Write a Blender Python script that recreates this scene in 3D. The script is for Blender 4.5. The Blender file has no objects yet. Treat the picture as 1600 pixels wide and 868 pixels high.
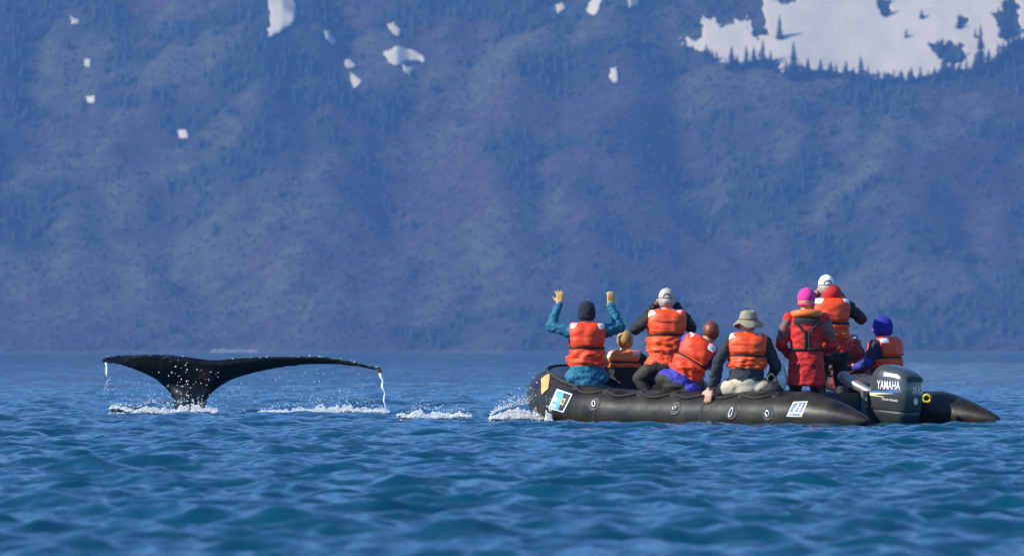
import bpy, bmesh, math, random
import numpy as np
from mathutils import Vector, Matrix, noise, kdtree
from mathutils.bvhtree import BVHTree

# ------------------------------------------------------------------ camera, sky, sun, exposure
SC = bpy.context.scene
C = SC.collection
R = math.radians
CAM_H, FPX, HOR = 0.77, 15000.0, 549.0
cam_d = bpy.data.cameras.new('camera')
cam = bpy.data.objects.new('camera', cam_d); C.objects.link(cam)
cam.location = (0, 0, CAM_H)
cam.rotation_euler = (math.pi / 2 + math.atan((HOR - 434) / FPX), 0, 0)
cam_d.sensor_width = 36.0
cam_d.lens = FPX / 1600 * 36
cam_d.clip_start, cam_d.clip_end = 0.5, 30000
cam_d.dof.use_dof = True
cam_d.dof.focus_distance = 101.5
cam_d.dof.aperture_fstop = 9.0
SC.camera = cam

SUN_EL, SUN_LEFT = 34.0, 70.0          # elevation; degrees to the left of the direction from boat to camera
world = bpy.data.worlds.new('World'); SC.world = world
world.use_nodes = True
wn = world.node_tree.nodes; wl = world.node_tree.links
bg = wn['Background']
sky = wn.new('ShaderNodeTexSky'); sky.sky_type = 'NISHITA'; sky.sun_disc = False
sky.sun_elevation = R(SUN_EL)
az = -math.pi / 2 - R(SUN_LEFT)          # world angle of the sun seen from the scene (camera lies towards -Y)
sx, sy = math.cos(az), math.sin(az)
sky.sun_rotation = math.atan2(sx, sy)
sky.air_density = 1.0; sky.dust_density = 0.0; sky.ozone_density = 10.0
wl.new(sky.outputs[0], bg.inputs[0]); bg.inputs[1].default_value = 0.15
sun_d = bpy.data.lights.new('sun', 'SUN'); sun_d.energy = 4.8; sun_d.angle = R(0.5); sun_d.color = (1.0, 0.93, 0.82)
sun = bpy.data.objects.new('sun', sun_d); C.objects.link(sun)
sdir = Vector((sx * math.cos(R(SUN_EL)), sy * math.cos(R(SUN_EL)), math.sin(R(SUN_EL))))
sun.rotation_euler = sdir.to_track_quat('Z', 'Y').to_euler()
sun.location = (-20, 60, 30)

SC.view_settings.view_transform = 'Standard'
SC.view_settings.look = 'None'
SC.view_settings.exposure = 0.75
SC.view_settings.gamma = 1.0
SC.view_settings.use_curve_mapping = False
SC.render.engine = 'CYCLES'
cy = SC.cycles
cy.use_denoising = True
cy.max_bounces = 6; cy.diffuse_bounces = 3; cy.glossy_bounces = 3; cy.volume_bounces = 0
cy.sample_clamp_indirect = 4.0
cy.caustics_reflective = False; cy.caustics_refractive = False

HAZE_DENSITY = 1.1e-4
HAZE_COLOR = (0.105, 0.26, 0.60)
RNG = np.random.default_rng(7)
random.seed(7)

# ------------------------------------------------------------------ helpers
def W(px, py, Y):
    """point seen at that place of the 1600 x 868 frame, Y metres away"""
    return Vector(((px - 800) / FPX * Y, Y, CAM_H + (HOR - py) / FPX * Y))

def tag(o, label=None, cat=None, group=None, kind=None):
    if label: o['label'] = label
    if cat: o['category'] = cat
    if group: o['group'] = group
    if kind: o['kind'] = kind
    return o

def link(o, parent=None):
    C.objects.link(o)
    if parent is not None: o.parent = parent
    return o

def mesh_obj(name, verts, faces, mat=None, parent=None, smooth=True):
    me = bpy.data.meshes.new(name)
    me.from_pydata([tuple(v) for v in verts], [], [tuple(int(i) for i in f) for f in faces])
    if mat: me.materials.append(mat)
    if smooth: me.shade_smooth()
    me.update()
    return link(bpy.data.objects.new(name, me), parent)

def bm_obj(name, bm, mat=None, parent=None, smooth=False):
    me = bpy.data.meshes.new(name)
    bm.to_mesh(me); bm.free()
    if mat: me.materials.append(mat)
    if smooth: me.shade_smooth()
    return link(bpy.data.objects.new(name, me), parent)

def empty(name, loc, rz=0.0):
    o = bpy.data.objects.new(name, None); C.objects.link(o)
    o.location = loc; o.rotation_euler = (0, 0, rz); o.empty_display_size = 0.2
    return o

def mat(name, col, rough=0.6, metal=0.0, var=0.12, scale=6.0, bump=0.0, bscale=20.0, spec=0.5, coat=0.0):
    m = bpy.data.materials.new(name); m.use_nodes = True
    nt = m.node_tree; b = nt.nodes['Principled BSDF']
    tc = nt.nodes.new('ShaderNodeTexCoord')
    n = nt.nodes.new('ShaderNodeTexNoise'); n.inputs['Scale'].default_value = scale; n.inputs['Detail'].default_value = 4
    nt.links.new(tc.outputs['Object'], n.inputs['Vector'])
    r = nt.nodes.new('ShaderNodeValToRGB')
    r.color_ramp.elements[0].position = 0.3; r.color_ramp.elements[1].position = 0.7
    r.color_ramp.elements[0].color = tuple(c * (1 - var) for c in col) + (1,)
    r.color_ramp.elements[1].color = tuple(min(1, c * (1 + var)) for c in col) + (1,)
    nt.links.new(n.outputs['Fac'], r.inputs[0]); nt.links.new(r.outputs[0], b.inputs['Base Color'])
    b.inputs['Roughness'].default_value = rough; b.inputs['Metallic'].default_value = metal
    b.inputs['Specular IOR Level'].default_value = spec
    b.inputs['Coat Weight'].default_value = coat
    if bump:
        n2 = nt.nodes.new('ShaderNodeTexNoise'); n2.inputs['Scale'].default_value = bscale; n2.inputs['Detail'].default_value = 3
        nt.links.new(tc.outputs['Object'], n2.inputs['Vector'])
        bp = nt.nodes.new('ShaderNodeBump'); bp.inputs['Distance'].default_value = bump; bp.inputs['Strength'].default_value = 1.0
        nt.links.new(n2.outputs['Fac'], bp.inputs['Height']); nt.links.new(bp.outputs[0], b.inputs['Normal'])
    return m

def tube_mesh(path, n=10, closed_ends=True):
    """path: list of (x, y, z, r) -> verts, faces of a swept tube"""
    P = [Vector(p[:3]) for p in path]; rad = [p[3] for p in path]
    verts, faces = [], []
    up = Vector((0, 0, 1)); prev = None
    for i, p in enumerate(P):
        t = (P[min(i + 1, len(P) - 1)] - P[max(i - 1, 0)])
        t = t.normalized() if t.length > 1e-9 else Vector((1, 0, 0))
        if prev is None:
            a = up if abs(t.dot(up)) < 0.95 else Vector((1, 0, 0))
            s = t.cross(a).normalized()
        else:
            s = (prev - t * prev.dot(t)).normalized()
        prev = s; q = s.cross(t)
        for k in range(n):
            an = 2 * math.pi * k / n
            verts.append(p + (s * math.cos(an) + q * math.sin(an)) * rad[i])
    for i in range(len(P) - 1):
        for k in range(n):
            a, b = i * n + k, i * n + (k + 1) % n
            faces.append((a, b, b + n, a + n))
    if closed_ends:
        faces.append(tuple(range(n - 1, -1, -1)))
        faces.append(tuple((len(P) - 1) * n + k for k in range(n)))
    return verts, faces

def tube_obj(name, path, m, parent=None, n=10):
    v, f = tube_mesh(path, n)
    return mesh_obj(name, v, f, m, parent)

def catmull(pts, per=8):
    pts = [np.array(p, float) for p in pts]; out = []
    for i in range(len(pts) - 1):
        p0 = pts[max(i - 1, 0)]; p1 = pts[i]; p2 = pts[i + 1]; p3 = pts[min(i + 2, len(pts) - 1)]
        for k in range(per):
            t = k / per
            out.append(0.5 * (2 * p1 + (p2 - p0) * t + (2 * p0 - 5 * p1 + 4 * p2 - p3) * t * t + (3 * p1 - p0 - 3 * p2 + p3) * t ** 3))
    out.append(pts[-1])
    return out

def ico_template(sub=1):
    bm = bmesh.new(); bmesh.ops.create_icosphere(bm, subdivisions=sub, radius=1.0)
    v = np.array([x.co[:] for x in bm.verts]); f = np.array([[q.index for q in t.verts] for t in bm.faces]); bm.free()
    return v, f

def instances(tv, tf, pos, scl, rot=None):
    """many copies of one small template joined into arrays"""
    n = len(pos); k = len(tv)
    scl = np.asarray(scl, float)
    if scl.ndim == 1: scl = np.repeat(scl[:, None], 3, 1)
    V = tv[None] * scl[:, None, :]
    if rot is not None:
        c, s = np.cos(rot)[:, None], np.sin(rot)[:, None]
        V = np.stack([V[..., 0] * c - V[..., 1] * s, V[..., 0] * s + V[..., 1] * c, V[..., 2]], -1)
    V = V + np.asarray(pos)[:, None, :]
    F = tf[None] + (np.arange(n) * k)[:, None, None]
    return V.reshape(-1, 3), F.reshape(-1, tf.shape[1])

def fast_mesh(name, V, F, m=None, smooth=True):
    me = bpy.data.meshes.new(name)
    V = np.asarray(V, np.float32); F = np.asarray(F, np.int32); k = F.shape[1]
    me.vertices.add(len(V)); me.vertices.foreach_set('co', V.ravel())
    me.loops.add(F.size); me.loops.foreach_set('vertex_index', F.ravel())
    me.polygons.add(len(F)); me.polygons.foreach_set('loop_start', np.arange(0, F.size, k, dtype=np.int32))
    me.polygons.foreach_set('loop_total', np.full(len(F), k, np.int32))
    me.update(calc_edges=True)
    if m: me.materials.append(m)
    if smooth: me.shade_smooth()
    return link(bpy.data.objects.new(name, me))

# ------------------------------------------------------------------ water
def water_material():
    m = bpy.data.materials.new('sea_water'); m.use_nodes = True
    nt = m.node_tree; N = nt.nodes; L = nt.links; b = N['Principled BSDF']
    b.inputs['Base Color'].default_value = (0.001, 0.040, 0.074, 1)
    b.inputs['Roughness'].default_value = 0.06
    b.inputs['IOR'].default_value = 1.333
    tc = N.new('ShaderNodeTexCoord'); geo = N.new('ShaderNodeNewGeometry')
    sep = N.new('ShaderNodeSeparateXYZ'); L.new(tc.outputs['Object'], sep.inputs[0])
    total = geo.outputs['Normal']
    def layer(scale, k, fade=None, stretch=(1, 1, 1)):
        nonlocal total
        mp = N.new('ShaderNodeMapping'); mp.inputs['Scale'].default_value = stretch
        L.new(tc.outputs['Object'], mp.inputs[0])
        n = N.new('ShaderNodeTexNoise'); n.inputs['Scale'].default_value = scale
        n.inputs['Detail'].default_value = 2.0; n.inputs['Roughness'].default_value = 0.55
        L.new(mp.outputs[0], n.inputs['Vector'])
        s = N.new('ShaderNodeVectorMath'); s.operation = 'SUBTRACT'; s.inputs[1].default_value = (0.5, 0.5, 0.5)
        L.new(n.outputs['Color'], s.inputs[0])
        v = N.new('ShaderNodeVectorMath'); v.operation = 'MULTIPLY'; v.inputs[1].default_value = (k, k, 0)
        L.new(s.outputs[0], v.inputs[0]); out = v.outputs[0]
        if fade:
            mr = N.new('ShaderNodeMapRange'); mr.inputs[1].default_value = fade[0]; mr.inputs[2].default_value = fade[1]
            mr.inputs[3].default_value = fade[2]; mr.inputs[4].default_value = fade[3]
            L.new(sep.outputs[1], mr.inputs[0])
            sc = N.new('ShaderNodeVectorMath'); sc.operation = 'SCALE'
            L.new(out, sc.inputs[0]); L.new(mr.outputs[0], sc.inputs['Scale']); out = sc.outputs[0]
        a = N.new('ShaderNodeVectorMath'); a.operation = 'ADD'
        L.new(total, a.inputs[0]); L.new(out, a.inputs[1]); total = a.outputs[0]
    layer(11.0, 0.50)
    layer(3.6, 0.36)
    layer(0.8, 2.2, (220, 800, 0.0, 1.0))
    layer(0.16, 1.2, (260, 900, 0.0, 1.0), (0.35, 1, 1))
    layer(0.02, 0.25, (300, 2000, 0.0, 1.0), (0.35, 1, 1))
    nz = N.new('ShaderNodeVectorMath'); nz.operation = 'NORMALIZE'
    L.new(total, nz.inputs[0]); L.new(nz.outputs[0], b.inputs['Normal'])
    return m

def wave_components(n=124, seed=11):
    r = np.random.default_rng(seed)
    lam = np.exp(r.uniform(math.log(0.15), math.log(1.10), n))
    th = R(255) + r.normal(0, 0.75, n)            # travelling towards the camera, a little to the left
    lam[:14] = r.uniform(1.6, 5.0, 14)
    k = 2 * math.pi / lam
    steep = 0.044 * np.where(lam > 1.5, 0.30, np.where(lam > 0.9, 0.9, 1.0)) * r.uniform(0.6, 1.4, n)
    return k, np.cos(th), np.sin(th), steep / k, r.uniform(0, 2 * math.pi, n), lam
WAVES = wave_components()
WATER_Z = -0.012

def wave_disp(x, y, spacing):
    """Gerstner sum: returns dx, dy, z for arrays of positions"""
    dx = np.zeros_like(x); dy = np.zeros_like(x); z = np.full_like(x, WATER_Z)
    for k, cx, sy_, a, ph, lam in zip(*WAVES):
        fade = np.clip((lam / spacing - 2.2) / 2.0, 0, 1)
        if fade.max() <= 0: continue
        p = k * (cx * x + sy_ * y) + ph
        s, c = np.sin(p), np.cos(p)
        a_ = a * fade
        z += a_ * s; dx += 0.65 * a_ * cx * c; dy += 0.65 * a_ * sy_ * c
    return dx, dy, z

def build_water():
    rows = [-300, -60, -10, 5, 14, 19]; d = 21.0
    while d < 9000:
        rows.append(d); d += 0.055 * max(1.0, d / 60.0) ** 1.3
    rows.append(9100)
    rows = np.array(rows); nd = 235
    u = np.linspace(-1, 1, nd)
    half = 0.072 * np.maximum(rows, 20) + 0.5
    X = u[None] * half[:, None]
    skirt = np.array([0.06, 0.2, 0.6, 1.6, 4.5, 12, 30])
    ext = np.minimum(half[:, None] * 0 + skirt[None] * (12 + half[:, None]), 3000)
    ext = np.maximum.accumulate(ext, 1) + np.arange(len(skirt))[None] * 0.5
    Xl = -half[:, None] - ext[:, ::-1]; Xr = half[:, None] + ext
    X = np.concatenate([Xl, X, Xr], 1)
    Y = np.repeat(rows[:, None], X.shape[1], 1)
    gx = np.gradient(X, axis=1); gy = np.gradient(Y, axis=0)
    sp = np.maximum(np.abs(gx), np.abs(gy))
    dx, dy, z = wave_disp(X, Y, sp)
    V = np.stack([X + dx, Y + dy, z], -1).reshape(-1, 3)
    nr, nc = X.shape
    i = np.arange((nr - 1) * nc).reshape(nr - 1, nc)[:, :-1].ravel()
    F = np.stack([i, i + 1, i + 1 + nc, i + nc], 1)
    o = fast_mesh('water', V, F, water_material())
    return tag(o, 'choppy blue green sea', None, kind='structure')
build_water()

def water_z(x, y):
    dx, dy, z = wave_disp(np.array([x], float), np.array([y], float), np.array([0.12]))
    return float(z[0])

# ------------------------------------------------------------------ mountain
SHORE = 8000.0
GX = np.linspace(-1500, 1500, 301); GT = np.concatenate([np.linspace(-40, 560, 101), np.linspace(580, 1700, 40)])
def terrain_height(x, t):
    base = 0.80 * t - 0.00012 * max(t, 0) ** 2
    p = Vector((x / 170.0, t / 330.0, 3.1))
    n = noise.fractal(p, 0.9, 2.1, 5, noise_basis='PERLIN_ORIGINAL')
    rd = 1 - abs(noise.noise(Vector((x / 95.0 + 0.4 * n, t / 520.0, 8.7)))) * 2
    k = min(1.0, max(0.0, t / 90.0))
    sm_ = lambda a, b, q: (lambda u: u * u * (3 - 2 * u))(min(1.0, max(0.0, (q - a) / (b - a))))
    k *= 1 - 0.85 * sm_(90, 190, x) * sm_(225, 300, t)      # a smooth bowl under the snowfield
    return base + k * (46 * n + 9 * rd + 4 * noise.noise(Vector((x / 34.0, t / 34.0, 1.7))))
GZ = np.array([[terrain_height(float(x), float(t)) for x in GX] for t in GT])
def g_at(x, t):
    x = np.clip(np.asarray(x, float), GX[0], GX[-1] - 1e-3); t = np.clip(np.asarray(t, float), GT[0], GT[-1] - 1e-3)
    i = np.clip(np.searchsorted(GT, t) - 1, 0, len(GT) - 2); j = np.clip(np.searchsorted(GX, x) - 1, 0, len(GX) - 2)
    a = (t - GT[i]) / (GT[i + 1] - GT[i]); b = (x - GX[j]) / (GX[j + 1] - GX[j])
    return (GZ[i, j] * (1 - a) * (1 - b) + GZ[i + 1, j] * a * (1 - b) + GZ[i, j + 1] * (1 - a) * b + GZ[i + 1, j + 1] * a * b)
TT = np.arange(0, 900, 1.0)
def on_slope(px, py):
    """where the line of sight through that place of the frame meets the mountainside"""
    Y = SHORE + TT; xs = (px - 800) / FPX * Y; zr = CAM_H + (HOR - py) / FPX * Y
    hit = np.nonzero(g_at(xs, TT) >= zr)[0]
    k = hit[0] if len(hit) else len(TT) - 1
    return np.array([xs[k], Y[k], float(g_at(xs[k], TT[k]))])
def to_px(x, y, z):
    return 800 + x / y * FPX, HOR - (z - CAM_H) / y * FPX

def brush_material():
    m = bpy.data.materials.new('brush_covered_slope'); m.use_nodes = True
    nt = m.node_tree; N = nt.nodes; Lk = nt.links; b = N['Principled BSDF']; b.inputs['Roughness'].default_value = 0.95; b.inputs['Specular IOR Level'].default_value = 0.1
    tc = N.new('ShaderNodeTexCoord')
    def nz(scale, detail, rot):
        mp = N.new('ShaderNodeMapping'); mp.inputs['Rotation'].default_value = rot; mp.inputs['Scale'].default_value = (1, 1, 1.6)
        n = N.new('ShaderNodeTexNoise'); n.inputs['Scale'].default_value = scale; n.inputs['Detail'].default_value = detail; n.inputs['Roughness'].default_value = 0.6; n.inputs['Distortion'].default_value = 0.6
        Lk.new(tc.outputs['Object'], mp.inputs[0]); Lk.new(mp.outputs[0], n.inputs['Vector']); return n.outputs['Fac']
    r = N.new('ShaderNodeAttribute'); r.attribute_name = 'cover'
    r2 = N.new('ShaderNodeValToRGB'); r2.color_ramp.elements[0].position = 0.3; r2.color_ramp.elements[1].position = 0.7
    r2.color_ramp.elements[0].color = (0.55, 0.55, 0.55, 1); r2.color_ramp.elements[1].color = (1.25, 1.25, 1.2, 1); Lk.new(nz(0.06, 3, (0, -0.7, 0)), r2.inputs[0])
    mx = N.new('ShaderNodeMix'); mx.data_type = 'RGBA'; mx.blend_type = 'MULTIPLY'; mx.inputs[0].default_value = 1.0
    Lk.new(r.outputs[0], mx.inputs[6]); Lk.new(r2.outputs[0], mx.inputs[7]); Lk.new(mx.outputs[2], b.inputs['Base Color'])
    return m
# what grows where: values of broad noise over the slope, looked up on a coarse grid
NX = np.linspace(-620, 620, 190); NT = np.linspace(0, 540, 110)
def field(fx_, ft_, seed, sl=0.0):
    return np.array([[noise.fractal(Vector((x / fx_ + sl * t / ft_, t / ft_, seed)), 0.75, 2.1, 5) for x in NX] for t in NT])
def look(G, x, t):
    i = np.clip((t / 540 * 109).astype(int), 0, 109); j = np.clip(((x + 620) / 1240 * 189).astype(int), 0, 189); return G[i, j]
F_brown, F_pale, F_open = field(120.0, 80.0, 0.5, 0.5), field(90.0, 60.0, 7.5, -0.6), field(70.0, 42.0, 3.3, 0.8)
def knoll(x0, t0, rx, rt): return np.exp(-((NX[None] - x0) / rx) ** 2 - ((NT[:, None] - t0) / rt) ** 2)
F_pale = F_pale + 0.5 * knoll(-395, 125, 45, 60) + 0.35 * knoll(-300, 75, 60, 30) + 0.3 * knoll(60, 60, 90, 25); F_brown = F_brown + 0.3 * knoll(-60, 150, 110, 60) + 0.25 * knoll(60, 250, 60, 50)
M_ground = brush_material()
xx, tt = np.meshgrid(GX, GT)
V = np.stack([xx, SHORE + tt, GZ], -1).reshape(-1, 3)
i = np.arange((len(GT) - 1) * len(GX)).reshape(len(GT) - 1, len(GX))[:, :-1].ravel()
mountain = fast_mesh('mountain', V, np.stack([i, i + 1, i + 1 + len(GX), i + len(GX)], 1), M_ground)
def sstep(a, b, v): u_ = np.clip((v - a) / (b - a), 0, 1); return u_ * u_ * (3 - 2 * u_)
lowv = np.clip(1 - tt / 420, 0, 1).ravel(); xf, tf_ = np.clip(xx.ravel(), -619, 619), np.clip(tt.ravel(), 0, 539)
wb = sstep(-0.10, 0.35, look(F_brown, xf, tf_) + 0.16 * lowv)[:, None]; wp = sstep(0.0, 0.45, look(F_pale, xf, tf_) + 0.16 * lowv)[:, None]
colr = np.array([[0.028, 0.046, 0.030]]) * (1 - wb) + np.array([[0.086, 0.062, 0.050]]) * wb
colr = colr * (1 - wp) + np.array([[0.105, 0.100, 0.058]]) * wp
at = mountain.data.color_attributes.new('cover', 'FLOAT_COLOR', 'POINT'); at.data.foreach_set('color', np.concatenate([colr, np.ones((len(colr), 1))], 1).astype(np.float32).ravel())
tag(mountain, 'steep forested mountainside across the water', kind='structure')

# snow lying on the slope: outlines traced on the mountainside, each patch a draped sheet with thickness
M_snow = mat('old_snow', (0.80, 0.69, 0.48), 0.8, var=0.06, scale=0.05, bump=0.4, bscale=0.2)
def inside(poly, x, y):
    c = np.zeros(np.shape(x), bool); n = len(poly); j = n - 1
    for k in range(n):
        xi, yi = poly[k]; xj, yj = poly[j]
        cond = ((yi > y) != (yj > y)) & (x < (xj - xi) * (y - yi) / (yj - yi + 1e-9) + xi)
        c ^= cond; j = k
    return c
BIG = [(1064, 68), (1098, 62), (1096, 30), (1118, 28), (1124, 42), (1148, 36), (1176, 32), (1180, 48), (1196, 44), (1192, 0), (1194, -40), (1640, -40), (1640, 30),
       (1600, 62), (1580, 68), (1565, 88), (1548, 98), (1525, 108), (1505, 118), (1470, 116), (1440, 124), (1410, 124), (1388, 120), (1362, 134), (1352, 118), (1330, 116),
       (1300, 112), (1272, 116), (1258, 112), (1240, 106), (1224, 118), (1204, 98), (1190, 92), (1168, 102), (1146, 110), (1120, 94), (1096, 84)]
HOLES = [[(1455, 74), (1480, 68), (1500, 72), (1508, 98), (1490, 102), (1468, 86)], [(1208, 0), (1238, -4), (1240, 8), (1224, 12)], [(1374, 0), (1392, 2), (1396, 22), (1382, 30), (1372, 14)],
         [(1556, 30), (1566, 10), (1580, 2), (1590, 16), (1592, 40), (1584, 60), (1572, 66), (1562, 46)], [(1496, 30), (1508, 28), (1514, 40), (1502, 42)], [(1174, 50), (1192, 44), (1196, 56), (1180, 60)]]
SMALL = [('upper left', [(416, -12), (444, -14), (464, 4), (464, 24), (458, 42), (442, 50), (424, 62), (416, 58), (424, 40), (420, 20)]),
         ('a', [(604, 40), (616, 38), (628, 50), (624, 62), (612, 56)]), ('b', [(600, 84), (614, 74), (640, 78), (664, 92), (664, 100), (640, 96), (624, 108), (606, 102)]),
         ('c', [(630, 104), (646, 108), (642, 120), (630, 116)]), ('d', [(508, 48), (518, 52), (526, 72), (520, 76), (512, 64)]), ('e', [(536, 96), (546, 94), (556, 106), (546, 112)]),
         ('f', [(546, 116), (556, 116), (564, 134), (554, 142), (546, 130)]), ('g', [(918, 8), (934, -6), (944, -6), (934, 18), (924, 30), (916, 24)]), ('h', [(952, 108), (964, 106), (968, 128), (956, 134)]),
         ('i', [(980, 0), (996, -4), (1000, 10), (984, 14)]), ('j', [(868, 10), (880, 6), (884, 18), (872, 24)]), ('k', [(108, 30), (122, 30), (124, 42), (110, 42)]),
         ('l', [(130, 96), (142, 96), (142, 108), (132, 108)]), ('m', [(278, 208), (292, 206), (296, 220), (282, 222)]), ('n', [(134, 152), (150, 152), (148, 164), (136, 164)])]
def drape(poly, step, holes=(), rag=1.0):
    xs = np.arange(min(p[0] for p in poly) - 6, max(p[0] for p in poly) + 6, step)
    ys = np.arange(min(p[1] for p in poly) - 6, max(p[1] for p in poly) + 6, step)
    idx = {}; verts = []; faces = []
    def inn(x, y):
        q = noise.noise_vector(Vector((x / 9.0, y / 9.0, 0.3))) * 9.0 + noise.noise_vector(Vector((x / 4.0, y / 4.0, 4.3))) * 5.0
        X, Y = x + q.x * rag, y + q.y * rag
        if not inside(poly, np.float64(X), np.float64(Y)): return False
        return not any(inside(h, np.float64(X), np.float64(Y)) for h in holes)
    def vid(a, b):
        if (a, b) not in idx:
            p = on_slope(xs[a], ys[b]); idx[(a, b)] = len(verts); verts.append((p[0], p[1] - 1.2, p[2] + 1.5))
        return idx[(a, b)]
    for a in range(len(xs) - 1):
        for b in range(len(ys) - 1):
            if inn(xs[a] + step / 2, ys[b] + step / 2):
                faces.append((vid(a, b), vid(a, b + 1), vid(a + 1, b + 1), vid(a + 1, b)))
    return verts, faces
def snow(name, poly, step, label, holes=(), group=None):
    v, f = drape(poly, step, holes, 1.0 if holes else 0.4)
    if not f: return
    o = mesh_obj(name, v, f, M_snow)
    s = o.modifiers.new('thickness', 'SOLIDIFY'); s.thickness = 1.5; s.offset = -1
    sm = o.modifiers.new('soft', 'SMOOTH'); sm.factor = 0.5; sm.iterations = 6
    tag(o, label, 'snow', group)
snow('snowfield', BIG, 2.4, 'large pale snowfield in the upper right of the mountainside', HOLES)
for k, poly in SMALL:
    lab = {'upper left': 'largest isolated snow patch, tall, at the top left of the mountain', 'a': 'small snow patch just above the broad ragged one left of centre', 'b': 'broad ragged snow patch, widest of the cluster left of centre',
           'c': 'small snow fleck just below the broad ragged patch', 'd': 'thin slanting snow streak between the largest isolated patch and the ragged one', 'e': 'upper of two snow flecks left below the ragged patch',
           'f': 'lower of two snow flecks left below the ragged patch', 'g': 'narrow slanting snow streak at the top edge of the mountain', 'h': 'small upright snow patch alone on the dark slope right of centre',
           'i': 'snow fleck at the top edge between the slanting streak and the big snowfield', 'j': 'snow fleck at the top edge just left of the slanting streak', 'k': 'topmost snow fleck near the left edge of the mountain',
           'l': 'middle one of three snow flecks near the left edge', 'm': 'lowest snow fleck of all, alone on the left slope', 'n': 'lowest of three snow flecks near the left edge'}[k]
    snow('snow_patch', poly, 2.2, lab, group='small snow patches on the mountain')

# ------------------------------------------------------------------ forest
def needle_material(name, col):
    return mat(name, col, 0.9, var=0.5, scale=0.12)
M_spruce = needle_material('spruce_needles', (0.030, 0.050, 0.030))
M_brown = needle_material('bare_twigs', (0.088, 0.062, 0.052))
M_pale = needle_material('spring_leaves', (0.098, 0.102, 0.055))
M_trunk = mat('spruce_bark', (0.06, 0.045, 0.035), 0.95)
def spruce_template():
    v, f = [], []
    for z0, z1, r in ((0.02, 0.55, 0.21), (0.28, 0.8, 0.15), (0.55, 1.0, 0.09)):
        b = len(v)
        for k in range(6):
            an = 2 * math.pi * (k + 0.37 * z0) / 6; rr = r * (1.18 if k % 2 else 0.82)
            v.append((rr * math.cos(an), rr * math.sin(an), z0 - (0.03 if k % 2 else 0)))
        v.append((0, 0, z1))
        for k in range(6): f.append((b + k, b + (k + 1) % 6, b + 6))
    return np.array(v), np.array(f)
def forest_points(n, tmax=520):
    x = RNG.uniform(-600, 600, n); t = 4 + tmax * RNG.uniform(0, 1, n); z = g_at(x, t); px, py = to_px(x, SHORE + t, z)
    ok = ~inside(BIG, px, py + 3)
    for h in HOLES: ok |= inside(h, px, py)
    for _, poly in SMALL: ok &= ~inside(poly, px, py) & ~inside(poly, px, py - 9)
    return x[ok], t[ok], z[ok]
def kind_of(x, t):
    low = np.clip(1 - t / 420, 0, 1); j = RNG.normal(0, 0.09, len(x))
    br = look(F_brown, x, t) + j > 0.10 - 0.16 * low; pl = (look(F_pale, x, t) + j > 0.16 - 0.16 * low) & ~br
    op = (look(F_open, x, t) + j > 0.50)
    return br & ~op, pl & ~op, op
tv, tf = spruce_template()
x, t, z = forest_points(16000); br, pl, op = kind_of(x, t); sel = ~op & ~br & ~pl
h = RNG.uniform(5.5, 13, sel.sum()); P_ = np.stack([x, SHORE + t, z - 0.5], 1)[sel]
V, F = instances(tv, tf, P_, np.stack([h * 1.15, h * 1.15, h], 1), RNG.uniform(0, 6.28, len(h)))
tag(fast_mesh('spruce_forest', V, F, M_spruce, False), 'dark evergreen forest covering the mountainside', 'forest', kind='stuff')
ov = np.array([(1, 0, 0), (0, 1, 0), (-1, 0, 0), (0, -1, 0), (0.15, 0.1, 1), (0, 0, -1)], float)
of = np.array([(0, 1, 4), (1, 2, 4), (2, 3, 4), (3, 0, 4), (1, 0, 5), (2, 1, 5), (3, 2, 5), (0, 3, 5)])
x, t, z = forest_points(26000); br, pl, op = kind_of(x, t)
for nm, sel, m_, lab in (('bare_woodland', br, M_brown, 'brownish bare woodland in patches among the evergreens'), ('leafy_woodland', pl, M_pale, 'pale green leafy woodland in patches among the evergreens')):
    k = sel.sum(); h = RNG.uniform(0.8, 2.2, k)
    V, F = instances(ov, of, np.stack([x, SHORE + t, z], 1)[sel] + np.stack([0 * h, 0 * h, h * 0.1], 1), np.stack([h * RNG.uniform(0.9, 1.5, k), h * RNG.uniform(0.9, 1.5, k), h * RNG.uniform(0.5, 0.8, k)], 1), RNG.uniform(0, 6.28, k))
    tag(fast_mesh(nm, V, F, m_, True), lab, 'woodland', kind='stuff')

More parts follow.
